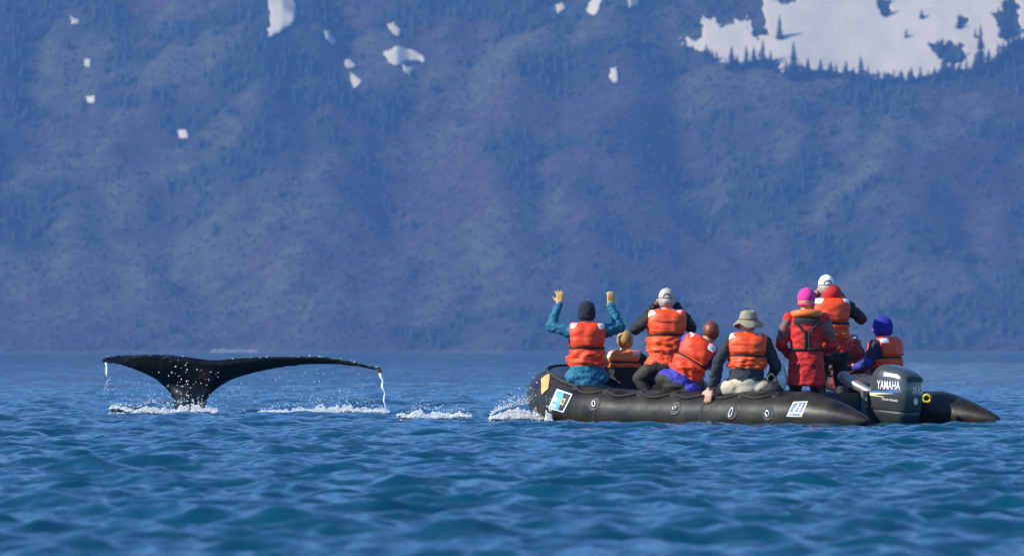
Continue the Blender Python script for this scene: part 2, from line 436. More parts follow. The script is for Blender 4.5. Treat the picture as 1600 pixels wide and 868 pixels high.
def crown_mesh():
    v, f = [], []
    rnd = random.Random(5); tiers = 13
    for i in range(tiers):
        z = 0.08 + 0.88 * i / (tiers - 1); r = 0.20 * (1 - z) ** 0.85 + 0.012
        b = len(v); k = 11
        v.append((0, 0, z + 0.05))
        for q in range(k):
            an = 2 * math.pi * q / k + rnd.uniform(-.15, .15); rr = r * rnd.uniform(0.55, 1.25)
            v.append((rr * math.cos(an), rr * math.sin(an), z - 0.05 * rnd.uniform(.5, 1.4)))
        for q in range(k): f.append((b, b + 1 + q, b + 1 + (q + 1) % k))
    v += [(0.012, 0, 0.93), (-0.006, 0.01, 0.93), (-0.006, -0.01, 0.93), (0, 0, 1.0)]
    b = len(v) - 4; f += [(b, b + 1, b + 3), (b + 1, b + 2, b + 3), (b + 2, b, b + 3)]
    return v, f
TREES = [(1143, 108, 36), (1112, 94, 14), (1192, 104, 32), (1218, 62, 40), (1228, 116, 18), (1240, 122, 38), (1254, 116, 14), (1282, 120, 28), (1307, 120, 16), (1322, 122, 18), (1345, 124, 24), (1372, 128, 18),
         (1385, 128, 14), (1410, 130, 14), (1438, 124, 18), (1460, 122, 16), (1475, 120, 26), (1510, 118, 26), (1524, 116, 34), (1532, 112, 74), (1545, 110, 24), (1560, 96, 26), (1576, 84, 30), (1592, 72, 26), (1386, 26, 26), (1120, 96, 18), (1180, 58, 16),
         (1104, 90, 16), (1134, 106, 18), (1152, 108, 14), (1166, 104, 20), (1178, 100, 24), (1204, 104, 20), (1212, 112, 22), (1262, 116, 18), (1296, 118, 20), (1334, 122, 14), (1356, 130, 20), (1364, 134, 16), (1396, 128, 18), (1424, 128, 16), (1450, 124, 14), (1490, 120, 18),
         (1500, 118, 20), (1568, 90, 20), (1584, 78, 22), (1440, 30, 16), (1416, 60, 12), (1498, 46, 16), (1470, 92, 20), (1488, 98, 18), (1524, 60, 18), (1566, 60, 26), (1578, 56, 34)]
cv, cf = crown_mesh(); crown_me = None
def ordinal(n):
    one = ['', 'first', 'second', 'third', 'fourth', 'fifth', 'sixth', 'seventh', 'eighth', 'ninth', 'tenth', 'eleventh', 'twelfth', 'thirteenth', 'fourteenth', 'fifteenth', 'sixteenth', 'seventeenth', 'eighteenth', 'nineteenth']
    if n < 20: return one[n]
    t_ = {2: ('twenty', 'twentieth'), 3: ('thirty', 'thirtieth'), 4: ('forty', 'fortieth'), 5: ('fifty', 'fiftieth'), 6: ('sixty', 'sixtieth')}[n // 10]
    return t_[1] if n % 10 == 0 else t_[0] + ' ' + one[n % 10]
ORD = 0
for px, py, hp in sorted(TREES):
    p = on_slope(px, py); h = hp / FPX * p[1] * (1.35 if hp < 40 else 1.0)
    t = empty('spruce_tree', (p[0], p[1] - 2.0, p[2] - 0.5), random.uniform(0, 6))
    w = random.uniform(0.85, 1.6) if hp < 40 else 0.9; h *= random.uniform(0.7, 1.25) if hp < 40 else 1.0
    t.scale = (h * w, h * w, h)
    if crown_me is None:
        cr = mesh_obj('crown', cv, cf, M_spruce, t, False); crown_me = cr.data
        tr = tube_obj('trunk', [(0, 0, -0.05, 0.02), (0, 0, 0.5, 0.012), (0, 0, 0.95, 0.004)], M_trunk, t, 6); trunk_me = tr.data
    else:
        link(bpy.data.objects.new('crown', crown_me), t); link(bpy.data.objects.new('trunk', trunk_me), t)
    ORD += 1
    lab = '%s dark spruce counting from the left along the edge of the big snowfield' % ordinal(ORD)
    if hp == 74: lab = 'tallest spruce, thin and pointed, rising in front of the right end of the snowfield'
    elif px == 1143: lab = 'lone pointed spruce standing out on the left lobe of the snowfield'
    elif px == 1218: lab = 'slim spruce high on the snow in the left part of the snowfield'
    elif px == 1386: lab = 'spruce growing at the top of the snowfield by a dark gap'
    tag(t, lab, 'tree', 'spruces along the snowfield')

M_gravel = mat('beach_gravel', (0.26, 0.24, 0.20), 0.95, var=0.3, scale=0.4)
def shore_bank(px0, px1, h, name, label):
    v, f = [], []; k = 30
    for i in range(k):
        u = i / (k - 1); x = (px0 + (px1 - px0) * u - 800) / FPX * (SHORE - 12)
        a = h * (0.55 + 0.6 * abs(noise.noise(Vector((u * 9, h, 2))))) * min(1, 12 * u, 12 * (1 - u))
        for yy, zz in ((-14, -0.5), (-11, a * 0.7), (-6, a), (4, a * 1.1), (6, -0.5)): v.append((x, SHORE + yy, zz))
    for i in range(k - 1):
        for q in range(4): f.append((i * 5 + q, i * 5 + q + 1, i * 5 + q + 6, i * 5 + q + 5))
    tag(mesh_obj(name, v, f, M_gravel), label, kind='structure')
shore_bank(326, 410, 3.6, 'gravel_beach', 'pale gravel bank on the far shore behind the whale')
shore_bank(-300, 2000, 0.45, 'shoreline', 'thin stony far shoreline')

# ------------------------------------------------------------------ inflatable boat
TH = R(42)
BOAT_Y = 100.0
BO = Vector(((1460 - 800) / FPX * BOAT_Y, BOAT_Y, 0.0))
FWD = Vector((-math.cos(TH), math.sin(TH), 0)); PORT = Vector((-math.sin(TH), -math.cos(TH), 0))
def B2W(x, y, z=0): return BO + FWD * x + PORT * y + Vector((0, 0, z))
def boat_at(px, yb, z):
    """boat spot on the lengthwise line yb that shows at column px"""
    a = (px - 800) / FPX
    # BO.x + FWD.x*x + PORT.x*yb = a*(BO.y + FWD.y*x + PORT.y*yb)
    x = (a * (BO.y + PORT.y * yb) - BO.x - PORT.x * yb) / (FWD.x - a * FWD.y)
    return B2W(x, yb, z)

M_tube = mat('black_rubber_fabric', (0.018, 0.015, 0.008), 0.38, var=0.8, scale=5, bump=0.006, bscale=5, spec=0.30)
M_trim = mat('black_rubber_trim', (0.012, 0.012, 0.012), 0.6)
M_floor = mat('grey_floorboard', (0.10, 0.10, 0.10), 0.7)
M_rope = mat('dark_rope', (0.03, 0.03, 0.028), 0.9)
M_steel = mat('bright_steel', (0.75, 0.74, 0.70), 0.25, 0.9, var=0.05)
M_wood = mat('varnished_yellow_pad', (0.62, 0.36, 0.10), 0.45, var=0.25, scale=14)
M_white = mat('white_vinyl', (0.80, 0.80, 0.78), 0.5, var=0.03)
M_sky = mat('light_blue_print', (0.10, 0.36, 0.62), 0.5, var=0.15, scale=30)
M_navy = mat('navy_print', (0.012, 0.018, 0.035), 0.5, var=0.1)
M_yell = mat('yellow_print', (0.85, 0.50, 0.04), 0.5, var=0.04)
M_cream = mat('cream_print', (0.80, 0.72, 0.38), 0.5, var=0.05)
M_blue = mat('strong_blue_print', (0.02, 0.12, 0.50), 0.5, var=0.05)

boat = empty('inflatable_boat', BO, math.atan2(FWD.y, FWD.x))
tag(boat, 'long black inflatable rubber boat carrying nine passengers', 'boat')
RT = 0.275
HB = 1.07
half = [(0.0, HB, 0.045, 0.012), (0.03, HB, 0.05, 0.045), (0.20, HB, 0.06, 0.115), (0.45, HB, 0.072, 0.195), (0.72, HB, 0.08, 0.262), (0.90, HB, 0.08, RT), (1.6, HB, 0.08, RT), (2.4, HB, 0.082, RT), (3.2, HB, 0.095, RT),
        (3.75, HB * 0.985, 0.13, RT), (4.25, HB * 0.88, 0.19, RT), (4.68, HB * 0.66, 0.265, RT * 0.99), (4.97, HB * 0.36, 0.325, RT * 0.97), (5.08, 0.0, 0.35, RT * 0.96)]
full = half + [(x, -y, z, r) for x, y, z, r in half[-2::-1]]
path = [tuple(p) for p in catmull(full, 6)]
path = [(x, y, z, max(r, 0.008)) for x, y, z, r in path]
tube = tube_obj('buoyancy_tube', path, M_tube, boat, 40)
def bvh_of(o): 
    me = o.data
    return BVHTree.FromPolygons([v.co.copy() for v in me.vertices], [tuple(p.vertices) for p in me.polygons])
tube_bvh = bvh_of(tube)
# seam tapes round the tube, each a thin sleeve
def sleeve(name, k0, k1, extra, m, parent):
    seg = [(x, y, z, r + extra) for x, y, z, r in path[k0:k1 + 1]]
    v, f = tube_mesh(seg, 40, True)
    return mesh_obj(name, v, f, m, parent)
for k in (27, 39, 51, 62):
    x, y, z, r = path[k]; x2, y2, z2, r2 = path[k + 1]
    mid = [(x + (x2 - x) * q, y + (y2 - y) * q, z + (z2 - z) * q, r + 0.004) for q in (0.35, 0.6)]
    v, f = tube_mesh(mid, 40); mesh_obj('seam_tape', v, f, M_trim, tube)
# floor and transom
bm = bmesh.new()
bmesh.ops.create_grid(bm, x_segments=8, y_segments=2, size=1)
for v in bm.verts:
    u = (v.co.x + 1) / 2; v.co = Vector((0.92 + 3.6 * u, v.co.y * 0.84 * (1 - 0.45 * max(0, u - 0.75) / 0.25), 0.13))
r_ = bmesh.ops.extrude_face_region(bm, geom=bm.faces[:])
for v in [g for g in r_['geom'] if isinstance(g, bmesh.types.BMVert)]: v.co.z -= 0.05
bm_obj('floorboard', bm, M_floor, boat)
def box(name, lo, hi, m, parent, bev=0.01, taper=None):
    bm = bmesh.new(); bmesh.ops.create_cube(bm, size=1)
    for v in bm.verts: v.co = Vector([lo[k] if v.co[k] < 0 else hi[k] for k in range(3)])
    if bev: bmesh.ops.bevel(bm, geom=bm.edges[:], offset=bev, segments=2, affect='EDGES')
    return bm_obj(name, bm, m, parent)
box('transom', (0.84, -0.86, -0.12), (0.90, 0.86, 0.34), M_trim, boat, 0.012)
box('motor_pad', (0.80, -0.20, 0.05), (0.838, 0.20, 0.36), M_floor, boat, 0.008)

def tube_surface(s, ang, lift=0.0):
    """point on the tube: s = index along path (float), ang = 0 outward horizontal, 90 = top"""
    k = int(min(max(s, 0), len(path) - 2)); q = s - k
    c = Vector(path[k][:3]).lerp(Vector(path[k + 1][:3]), q); r = path[k][3] * (1 - q) + path[k + 1][3] * q
    t = Vector(path[k + 1][:3]) - Vector(path[k][:3]); t.z = 0; t.normalize()
    out = Vector((-t.y, t.x, 0))          # left of travel: outboard on the port side as the path runs forward
    n = out * math.cos(R(ang)) + Vector((0, 0, 1)) * math.sin(R(ang))
    return c + n * (r + lift), n
# index of a given x on the port side
def s_of_x(x):
    for k in range(len(path) - 1):
        if path[k][0] <= x <= path[k + 1][0] and path[k][1] > 0: return k + (x - path[k][0]) / max(1e-6, path[k + 1][0] - path[k][0])
    return len(path) / 2
# grab line in scallops along the port tube, then round the bow
anchors = [1.15, 1.62, 2.08, 2.55, 3.02, 3.5, 3.95]
line = []
for a, b in zip(anchors[:-1], anchors[1:]):
    for q in range(8):
        u = q / 8; p, _ = tube_surface(s_of_x(a + (b - a) * u), 62 - 16 * math.sin(math.pi * u), 0.012)
        line.append((*p, 0.010))
s0 = s_of_x(anchors[-1]); s1 = len(path) - 1 - s0
for q in range(31):
    u = q / 30; p, _ = tube_surface(s0 + (s1 - s0) * u, 62 + 16 * min(1, 6 * u, 6 * (1 - u)), 0.016)
    line.append((*p, 0.016))
tube_obj('grab_line', line, M_rope, boat, 7)
for a in anchors:
    p, nrm = tube_surface(s_of_x(a), 62, 0.0)
    bm = bmesh.new(); bmesh.ops.create_cone(bm, cap_ends=True, segments=14, radius1=0.055, radius2=0.04, depth=0.022)
    bmesh.ops.transform(bm, matrix=Matrix.Translation(p) @ nrm.to_track_quat('Z', 'Y').to_matrix().to_4x4(), verts=bm.verts)
    bm_obj('line_patch', bm, M_trim, tube)
# steel rings hanging on the side
def loop(name, c, nrm, w, h, tilt, m, parent, r=0.005):
    q = nrm.to_track_quat('Z', 'Y')
    ex = q @ Vector((1, 0, 0)); ey = q @ Vector((0, 1, 0))
    pts = []
    for k in range(21):
        an = 2 * math.pi * k / 20; a = w * math.cos(an); b = h * math.sin(an)
        u = a * math.cos(tilt) - b * math.sin(tilt); v = a * math.sin(tilt) + b * math.cos(tilt)
        pts.append((*(c + ex * u + ey * v), r))
    return tube_obj(name, pts, m, parent, 8)
for x, ang, w, h, tl, m_ in ((3.55, 22, 0.020, 0.034, 0.6, M_white), (2.42, 20, 0.026, 0.014, 0.35, M_steel), (1.63, 12, 0.020, 0.050, -0.25, M_white), (1.13, 10, 0.020, 0.034, 0.6, M_steel)):
    p, nrm = tube_surface(s_of_x(x), ang, 0.0)
    bm = bmesh.new(); bmesh.ops.create_cone(bm, cap_ends=True, segments=20, radius1=0.075, radius2=0.074, depth=0.006)
    bmesh.ops.transform(bm, matrix=Matrix.Translation(p) @ nrm.to_track_quat('Z', 'Y').to_matrix().to_4x4(), verts=bm.verts)
    pt = bm_obj('ring_patch', bm, M_trim, boat)
    loop('steel_ring', p + nrm * 0.018, nrm, w, h, tl, m_, pt)
# yellow pad and rope lashing at the bow
def decal(name, corners, m, parent, bvh, eye, lift, n=8, thick=None):
    """four corners (on or off the surface, bilinear) pressed onto bvh seen along direction eye"""
    a, b, c, d = [Vector(q) for q in corners]; v, f = [], []
    for i in range(n + 1):
        for j in range(n + 1):
            u, w = i / n, j / n
            p = (a * (1 - u) + b * u) * (1 - w) + (d * (1 - u) + c * u) * w
            hit = bvh.ray_cast(p - eye * 3.0, eye)
            v.append(hit[0] + hit[1] * lift * (1 if hit[1].dot(eye) < 0 else -1) if hit[0] is not None else p)
    for i in range(n):
        for j in range(n):
            k = i * (n + 1) + j; f.append((k, k + 1, k + n + 2, k + n + 1))
    return mesh_obj(name, v, f, m, parent)
# the direction in which the photograph's camera looks, in boat coordinates, only used to lay prints on the side of the tube
INV = Matrix(((FWD.x, PORT.x, 0), (FWD.y, PORT.y, 0), (0, 0, 1))).transposed()
def L(px, py, Y=101.0): return INV @ (W(px, py, Y) - BO)
EYE = (INV @ Vector((0, 1, 0))).normalized()
def quad(pts, Y): return [L(*p, Y) for p in pts]
pad = decal('bow_pad', quad([(846, 592), (860, 582), (857, 607), (847, 616)], 103), M_wood, boat, tube_bvh, EYE, 0.012, 6)
# sticker with white border: light blue half with white splash shapes, dark half with yellow frame
st = decal('sticker', quad([(870, 607), (894, 615), (880, 643), (857, 637)], 102.4), M_white, boat, tube_bvh, EYE, 0.004)
decal('blue_print', quad([(871.3, 609.5), (881.5, 613), (872.5, 639.5), (859.8, 636)], 102.4), M_sky, st, tube_bvh, EYE, 0.006)
decal('dark_print', quad([(881.5, 613), (892, 616.5), (879, 641.2), (872.5, 639.5)], 102.4), M_navy, st, tube_bvh, EYE, 0.006)
decal('white_shape', quad([(867, 620), (871, 619), (872, 626), (866, 627)], 102.4), M_white, st, tube_bvh, EYE, 0.008)
decal('white_shape', quad([(863, 630), (870, 631.5), (869, 635), (861.5, 635)], 102.4), M_white, st, tube_bvh, EYE, 0.008)
fr = [(879.5, 621.5), (884, 622.8), (880.2, 632), (875.8, 630.8)]
decal('yellow_frame', quad(fr, 102.4), M_yell, st, tube_bvh, EYE, 0.008)
cx_, cy_ = sum(p[0] for p in fr) / 4, sum(p[1] for p in fr) / 4
decal('frame_centre', quad([(cx_ + (x - cx_) * 0.45, cy_ + (y - cy_) * 0.62) for x, y in fr], 102.4), M_navy, st, tube_bvh, EYE, 0.010)
# maker's plate further aft: cream ground, slanted blue mark, small name
zp = decal('maker_sticker', quad([(1240, 627.5), (1262, 626.5), (1252, 650.5), (1229, 650)], 99.6), M_cream, boat, tube_bvh, EYE, 0.004)
decal('blue_mark', quad([(1240.5, 629.5), (1259.5, 628.5), (1252.5, 642.5), (1233.5, 643.5)], 99.6), M_blue, zp, tube_bvh, EYE, 0.006)
decal('mark_stripe', quad([(1247, 631), (1249.5, 631), (1242, 642), (1239, 642)], 99.6), M_white, zp, tube_bvh, EYE, 0.008)
decal('mark_stripe', quad([(1253, 630.5), (1255, 630.5), (1249, 641.5), (1246.5, 641.5)], 99.6), M_white, zp, tube_bvh, EYE, 0.008)

def text_mesh(txt, bold=0.0):
    cu = bpy.data.curves.new('t', 'FONT'); cu.body = txt; cu.size = 1.0; cu.offset = bold; cu.resolution_u = 3
    o = bpy.data.objects.new('t', cu); C.objects.link(o)
    bpy.context.view_layer.update()
    me = bpy.data.meshes.new_from_object(o.evaluated_get(bpy.context.evaluated_depsgraph_get()))
    v = np.array([q.co[:] for q in me.vertices]); f = [tuple(p.vertices) for p in me.polygons]
    bpy.data.objects.remove(o); bpy.data.meshes.remove(me)
    v[:, 0] -= v[:, 0].min(); v[:, 1] -= v[:, 1].min(); w = v[:, 0].max(); h = v[:, 1].max()
    v[:, 0] /= w; v[:, 1] /= h
    return v, f
def lettering(name, txt, corners, m, parent, bvh, eye, lift, bold=0.0):
    """corners: lower left, lower right, upper right, upper left, in the space of bvh"""
    a, b, c, d = [Vector(q) for q in corners]; tv, tf = text_mesh(txt, bold); v = []
    for u, w, _ in tv:
        p = (a * (1 - u) + b * u) * (1 - w) + (d * (1 - u) + c * u) * w
        hit = bvh.ray_cast(p - eye * 3.0, eye)
        v.append(hit[0] + hit[1] * lift * (1 if hit[1].dot(eye) < 0 else -1) if hit[0] is not None else p)
    return mesh_obj(name, v, tf, m, parent, False)
lettering('maker_name', 'ZODIAC', quad([(1231, 649), (1251, 649.2), (1253, 644.6), (1233.5, 645)], 99.6), M_blue, zp, tube_bvh, EYE, 0.007, 0.02)

# ------------------------------------------------------------------ outboard motor
M_cowl = mat('grey_cowl_paint', (0.060, 0.068, 0.066), 0.24, 0.25, var=0.06, scale=2, coat=0.4)
M_cowl2 = mat('dark_lower_casing', (0.035, 0.038, 0.036), 0.42, 0.1, var=0.1)
M_alu = mat('cast_grey_alloy', (0.30, 0.30, 0.28), 0.35, 0.6, var=0.1)
M_brass = mat('worn_brass', (0.55, 0.38, 0.14), 0.35, 0.8, var=0.2)
M_light = mat('pale_reflective_grey', (0.60, 0.62, 0.62), 0.3, 0.1, var=0.05)
motor = empty('outboard_motor', B2W(0.50, 0.0, 0.0), math.atan2(FWD.y, FWD.x))
tag(motor, 'dark grey outboard motor clamped to the stern of the boat', 'motor')
def ring_loft(name, rings, m, parent, n=36, ex=4.0):
    """rings: (z, x_aft, x_fore, half width)"""
    v, f = [], []
    for z, xa, xf, hw in rings:
        for k in range(n):
            an = 2 * math.pi * k / n; c, s = math.cos(an), math.sin(an)
            e = 2 / ex
            v.append(((xa + xf) / 2 + (xf - xa) / 2 * math.copysign(abs(c) ** e, c), hw * math.copysign(abs(s) ** e, s), z))
    for i in range(len(rings) - 1):
        for k in range(n):
            a, b = i * n + k, i * n + (k + 1) % n
            f.append((a, b, b + n, a + n))
    f.append(tuple(range(n - 1, -1, -1))); f.append(tuple((len(rings) - 1) * n + k for k in range(n)))
    return mesh_obj(name, v, f, m, parent)
# z along the cowl; x is forward
cowl_r = [(0.175, -0.22, 0.25, 0.155), (0.19, -0.235, 0.268, 0.168), (0.30, -0.26, 0.285, 0.178), (0.40, -0.265, 0.285, 0.178), (0.49, -0.258, 0.275, 0.172), (0.545, -0.24, 0.255, 0.160), (0.585, -0.21, 0.228, 0.142), (0.615, -0.165, 0.19, 0.118), (0.635, -0.10, 0.145, 0.085), (0.645, -0.03, 0.09, 0.045)]
# slope the upper part down towards the stern
cowl = ring_loft('cowling', cowl_r, M_cowl, motor)
for v in cowl.data.vertices:
    k = max(0.0, min(1.0, (v.co.z - 0.45) / 0.2)); v.co.z -= k * 0.075 * max(0, min(1, (0.12 - v.co.x) / 0.38))
    v.co.z -= max(0, (0.3 - v.co.z)) / 0.125 * 0.045 * max(0, (-v.co.x + 0.25) / 0.5) if v.co.z < 0.3 else 0
lower = ring_loft('lower_casing', [(-0.45, -0.10, 0.10, 0.05), (0.0, -0.13, 0.13, 0.085), (0.055, -0.17, 0.20, 0.12), (0.12, -0.205, 0.245, 0.15), (0.155, -0.225, 0.262, 0.160), (0.172, -0.22, 0.258, 0.158)], M_cowl2, motor)
for v in lower.data.vertices:
    if v.co.z > 0.05: v.co.z -= 0.045 * max(0, (-v.co.x + 0.25) / 0.5) * 0.9
ring_loft('cavitation_plate', [(-0.46, -0.30, 0.18, 0.13), (-0.45, -0.31, 0.19, 0.14), (-0.44, -0.30, 0.18, 0.13)], M_cowl2, motor, 24, 2.5)
cowl_bvh = bvh_of(cowl)
SIDE = Vector((0, -1, 0))      # looking at the port side
def port_q(x0, x1, z0, z1, sl=0.0):     # image left = forward
    return [(x0, 0.3, z0), (x1, 0.3, z0 - sl), (x1, 0.3, z1 - sl), (x0, 0.3, z1)]
lettering('brand_lettering', 'YAMAHA', port_q(0.13, -0.175, 0.385, 0.475, 0.015), M_white, motor, cowl_bvh, SIDE, 0.004, 0.006)
lettering('small_lettering', 'FOUR STROKE', port_q(0.06, -0.145, 0.268, 0.288, 0.020), M_white, motor, cowl_bvh, SIDE, 0.004, 0.012)
def band(name, pts_top, pts_bot, m, lift):
    v, f = [], []
    for (x, z), (x2, z2) in zip(pts_top, pts_bot):
        for w in range(4):
            p = Vector((x + (x2 - x) * w / 3, 0.3, z + (z2 - z) * w / 3)); h = cowl_bvh.ray_cast(p, SIDE)
            v.append(h[0] + h[1] * lift if h[0] is not None else p)
    for i in range(len(pts_top) - 1):
        for w in range(3): k = i * 4 + w; f.append((k, k + 1, k + 5, k + 4))
    return mesh_obj(name, v, f, m, motor)
xs = np.linspace(0.235, -0.19, 12)
band('blue_stripe', [(x, 0.362 + 0.004 * math.sin(i)) for i, x in enumerate(xs)], [(x, 0.348 - 0.012 * math.sin(math.pi * i / 11)) for i, x in enumerate(xs)], M_blue, 0.004)
xs2 = np.linspace(0.255, -0.11, 12)
band('cream_swoosh', [(x, 0.345 - 0.012 * i / 11) for i, x in enumerate(xs2)], [(x, 0.322 + 0.010 * i / 11) for i, x in enumerate(xs2)], M_cream, 0.0055)
xs3 = np.linspace(0.245, 0.03, 8)
band('cream_swoosh', [(x, 0.330 - 0.028 * i / 7) for i, x in enumerate(xs3)], [(x, 0.315 - 0.018 * i / 7) for i, x in enumerate(xs3)], M_cream, 0.007)
AFT = Vector((1, 0, 0))
lettering('power_number', '50', [(-0.5, 0.075, 0.345), (-0.5, -0.095, 0.345), (-0.5, -0.095, 0.395), (-0.5, 0.075, 0.395)], M_light, motor, cowl_bvh, AFT, 0.004, 0.01)
decal('number_underline', [(-0.5, 0.075, 0.335), (-0.5, -0.095, 0.335), (-0.5, -0.095, 0.330), (-0.5, 0.075, 0.330)], M_light, motor, cowl_bvh, AFT, 0.004, 6)
decal('vent_panel', [(0.05, 0.6, 0.555), (-0.13, 0.6, 0.530), (-0.14, 0.6, 0.500), (0.05, 0.6, 0.515)], M_light, motor, cowl_bvh, SIDE, 0.004, 8)
decal('air_intake', [(-0.5, 0.12, 0.505), (-0.5, -0.12, 0.505), (-0.5, -0.13, 0.455), (-0.5, 0.13, 0.455)], M_trim, motor, cowl_bvh, AFT, 0.005, 8)
p = cowl_bvh.ray_cast(Vector((-1, 0.01, 0.25)), AFT)[0]
bm = bmesh.new(); bmesh.ops.create_cone(bm, cap_ends=True, segments=20, radius1=0.036, radius2=0.034, depth=0.012)
bmesh.ops.transform(bm, matrix=Matrix.Translation(p) @ Matrix.Rotation(R(90), 4, 'Y'), verts=bm.verts)
bm_obj('round_badge', bm, M_alu, motor)
tube_obj('tiller_handle', [(0.24, 0.06, 0.34, 0.05), (0.36, 0.065, 0.36, 0.046), (0.50, 0.07, 0.42, 0.055), (0.68, 0.07, 0.51, 0.062), (0.71, 0.07, 0.525, 0.055)], M_alu, motor, 14)
tube_obj('shift_lever', [(0.30, 0.13, 0.36, 0.014), (0.325, 0.15, 0.31, 0.022), (0.30, 0.155, 0.265, 0.024), (0.28, 0.155, 0.25, 0.012)], M_alu, motor, 10)
box('clamp_bracket', (0.22, -0.13, -0.10), (0.335, 0.13, 0.23), M_cowl2, motor, 0.02)
tube_obj('clamp_screw', [(0.30, 0.12, 0.20, 0.014), (0.40, 0.13, 0.21, 0.014), (0.44, 0.135, 0.215, 0.026), (0.455, 0.135, 0.215, 0.01)], M_brass, motor, 10)
tube_obj('clamp_lever', [(0.30, 0.15, 0.21, 0.012), (0.345, 0.17, 0.18, 0.016), (0.35, 0.175, 0.13, 0.013), (0.37, 0.175, 0.09, 0.010)], M_brass, motor, 10)

M_yrope = mat('yellow_rope', (0.75, 0.62, 0.03), 0.8, var=0.1)
ro = boat_at(1448, -0.55, 0.28)
rp = [(0.04 * math.cos(2 * math.pi * k / 9.0), 0.014 * k / 9, 0.04 * math.sin(2 * math.pi * k / 9.0), 0.012) for k in range(22)]
coil = tube_obj('rope_coil', rp, M_yrope, None, 8); coil.location = ro
tag(coil, 'small coil of yellow rope beside the motor on the far tube', 'rope')

# ------------------------------------------------------------------ whale
M_whale = mat('wet_black_whale_skin', (0.0055, 0.006, 0.0045), 0.30, var=0.6, scale=2.2, bump=0.03, bscale=5, spec=0.35)
WY = 119.0
def remeshed(name, parts, voxel, smooth_iter, mats, disp=None, parent=None, fix=None):
    """join rough closed shapes, fuse them into ONE continuous surface; each region keeps the material of the shape it came from"""
    V, F, idx, off = [], [], [], 0
    for v, f, mi in parts:
        V += [tuple(q) for q in v]; F += [tuple(int(i) + off for i in t) for t in f]; idx += [mi] * len(v); off += len(v)
    me = bpy.data.meshes.new(name + '_rough'); me.from_pydata(V, [], F)
    bm = bmesh.new(); bm.from_mesh(me); bmesh.ops.recalc_face_normals(bm, faces=bm.faces); bm.to_mesh(me); bm.free()
    o = bpy.data.objects.new(name + '_rough', me); ts = bpy.data.scenes.new('bench'); ts.collection.objects.link(o)   # a bare side scene: quick to evaluate
    r = o.modifiers.new('r', 'REMESH'); r.mode = 'VOXEL'; r.voxel_size = voxel; r.use_smooth_shade = True
    s = o.modifiers.new('s', 'SMOOTH'); s.factor = 0.5; s.iterations = smooth_iter
    vl = ts.view_layers[0]; vl.update(); dg = vl.depsgraph; dg.update()
    out = bpy.data.meshes.new_from_object(o.evaluated_get(dg))
    out.name = name
    bpy.data.objects.remove(o); bpy.data.meshes.remove(me); bpy.data.scenes.remove(ts)
    out.materials.clear()
    for m in mats: out.materials.append(m)
    if len(mats) > 1 or disp:
        kd = kdtree.KDTree(len(V))
        for k, q in enumerate(V): kd.insert(q, k)
        kd.balance()
        vm = np.array([idx[kd.find(v.co)[1]] for v in out.vertices])
        if fix: vm = fix(np.array([v.co[:] for v in out.vertices]), vm)
        if disp:
            nv = len(out.vertices); co = np.empty(nv * 3, np.float32); no = np.empty(nv * 3, np.float32)
            out.vertices.foreach_get('co', co); out.vertices.foreach_get('normal', no); co = co.reshape(-1, 3); no = no.reshape(-1, 3)
            for k in range(nv):
                a, s_ = disp.get(int(vm[k]), (0, 1))
                if a:
                    q = Vector(co[k]); co[k] += no[k] * (a * (noise.noise(Vector((q.x * s_, q.y * s_, q.z * s_ * 1.8))) + 0.5 * noise.noise(q * (s_ * 2.3))))
            out.vertices.foreach_set('co', co.ravel()); out.update()
        for p in out.polygons: p.material_index = int(vm[p.vertices[0]])
    out.shade_smooth()
    return link(bpy.data.objects.new(name, out), parent)

U = [(157, 562), (166, 556.5), (185, 554), (215, 552.5), (250, 552.5), (290, 556), (320, 560.5), (340, 561.5), (365, 559), (400, 557), (440, 555.5), (480, 554.8), (510, 556.5), (540, 561), (565, 566), (585, 571), (596, 576)]
D = [(157, 566), (166, 568), (185, 570), (215, 580), (250, 596), (290, 612), (320, 609), (340, 602), (365, 592), (400, 582), (440, 574.5), (480, 570.5), (510, 570), (540, 571.5), (565, 574.5), (585, 578.5), (596, 580)]
u = catmull([(a[0], a[1], b[1]) for a, b in zip(U, D)], 5)
v, f = [], []; nn = 26
for px, yu, yd in u:
    c = W(px, (yu + yd) / 2, WY); hh = max(0.012, (yd - yu) / 2 / FPX * WY)
    s = (px - 325) / 270.0
    th = 0.030 + 0.10 * math.exp(-(s / 0.28) ** 2)
    q_ = min(1.0, max(0.0, (-0.36 - s) / 0.22)); tilt = -0.75 + 1.5 * q_ * q_ * (3 - 2 * q_)      # underside faces us, the left tip rolls over and shows its top
    for k in range(nn):
        an = 2 * math.pi * k / nn
        zc, yc = math.cos(an) * hh, math.sin(an) * th * (0.6 + 0.4 * min(1, hh / 0.1))
        bend = -0.30 * s * s                           # tips swept towards the camera
        v.append((c.x, c.y + yc + zc * tilt + bend, c.z + zc))
for i in range(len(u) - 1):
    for k in range(nn): a, b = i * nn + k, i * nn + (k + 1) % nn; f.append((a, b, b + nn, a + nn))
f.append(tuple(range(nn - 1, -1, -1))); f.append(tuple((len(u) - 1) * nn + k for k in range(nn)))
parts = [(v, f, 0)]
ped = [(720, 268, 330, 0.34), (680, 270, 325, 0.32), (645, 272.5, 320, 0.29), (630, 270.5, 322, 0.26), (618, 267, 327, 0.23), (607, 259, 339, 0.20), (597, 247, 355, 0.165), (588, 236, 372, 0.10), (581, 240, 380, 0.04)]
v, f = [], []
pr = catmull([(a, b, c_, d) for a, b, c_, d in ped], 4)
for py, x0, x1, dep in pr:
    back = 0.10 + 0.10 * min(1.0, max(0.0, (612 - py) / 32)); dep *= 0.66
    c = W((x0 + x1) / 2, py, WY); hw = (x1 - x0) / 2 / FPX * WY
    for k in range(nn):
        an = 2 * math.pi * k / nn; v.append((c.x + hw * math.cos(an), c.y + dep * math.sin(an) + back, c.z))
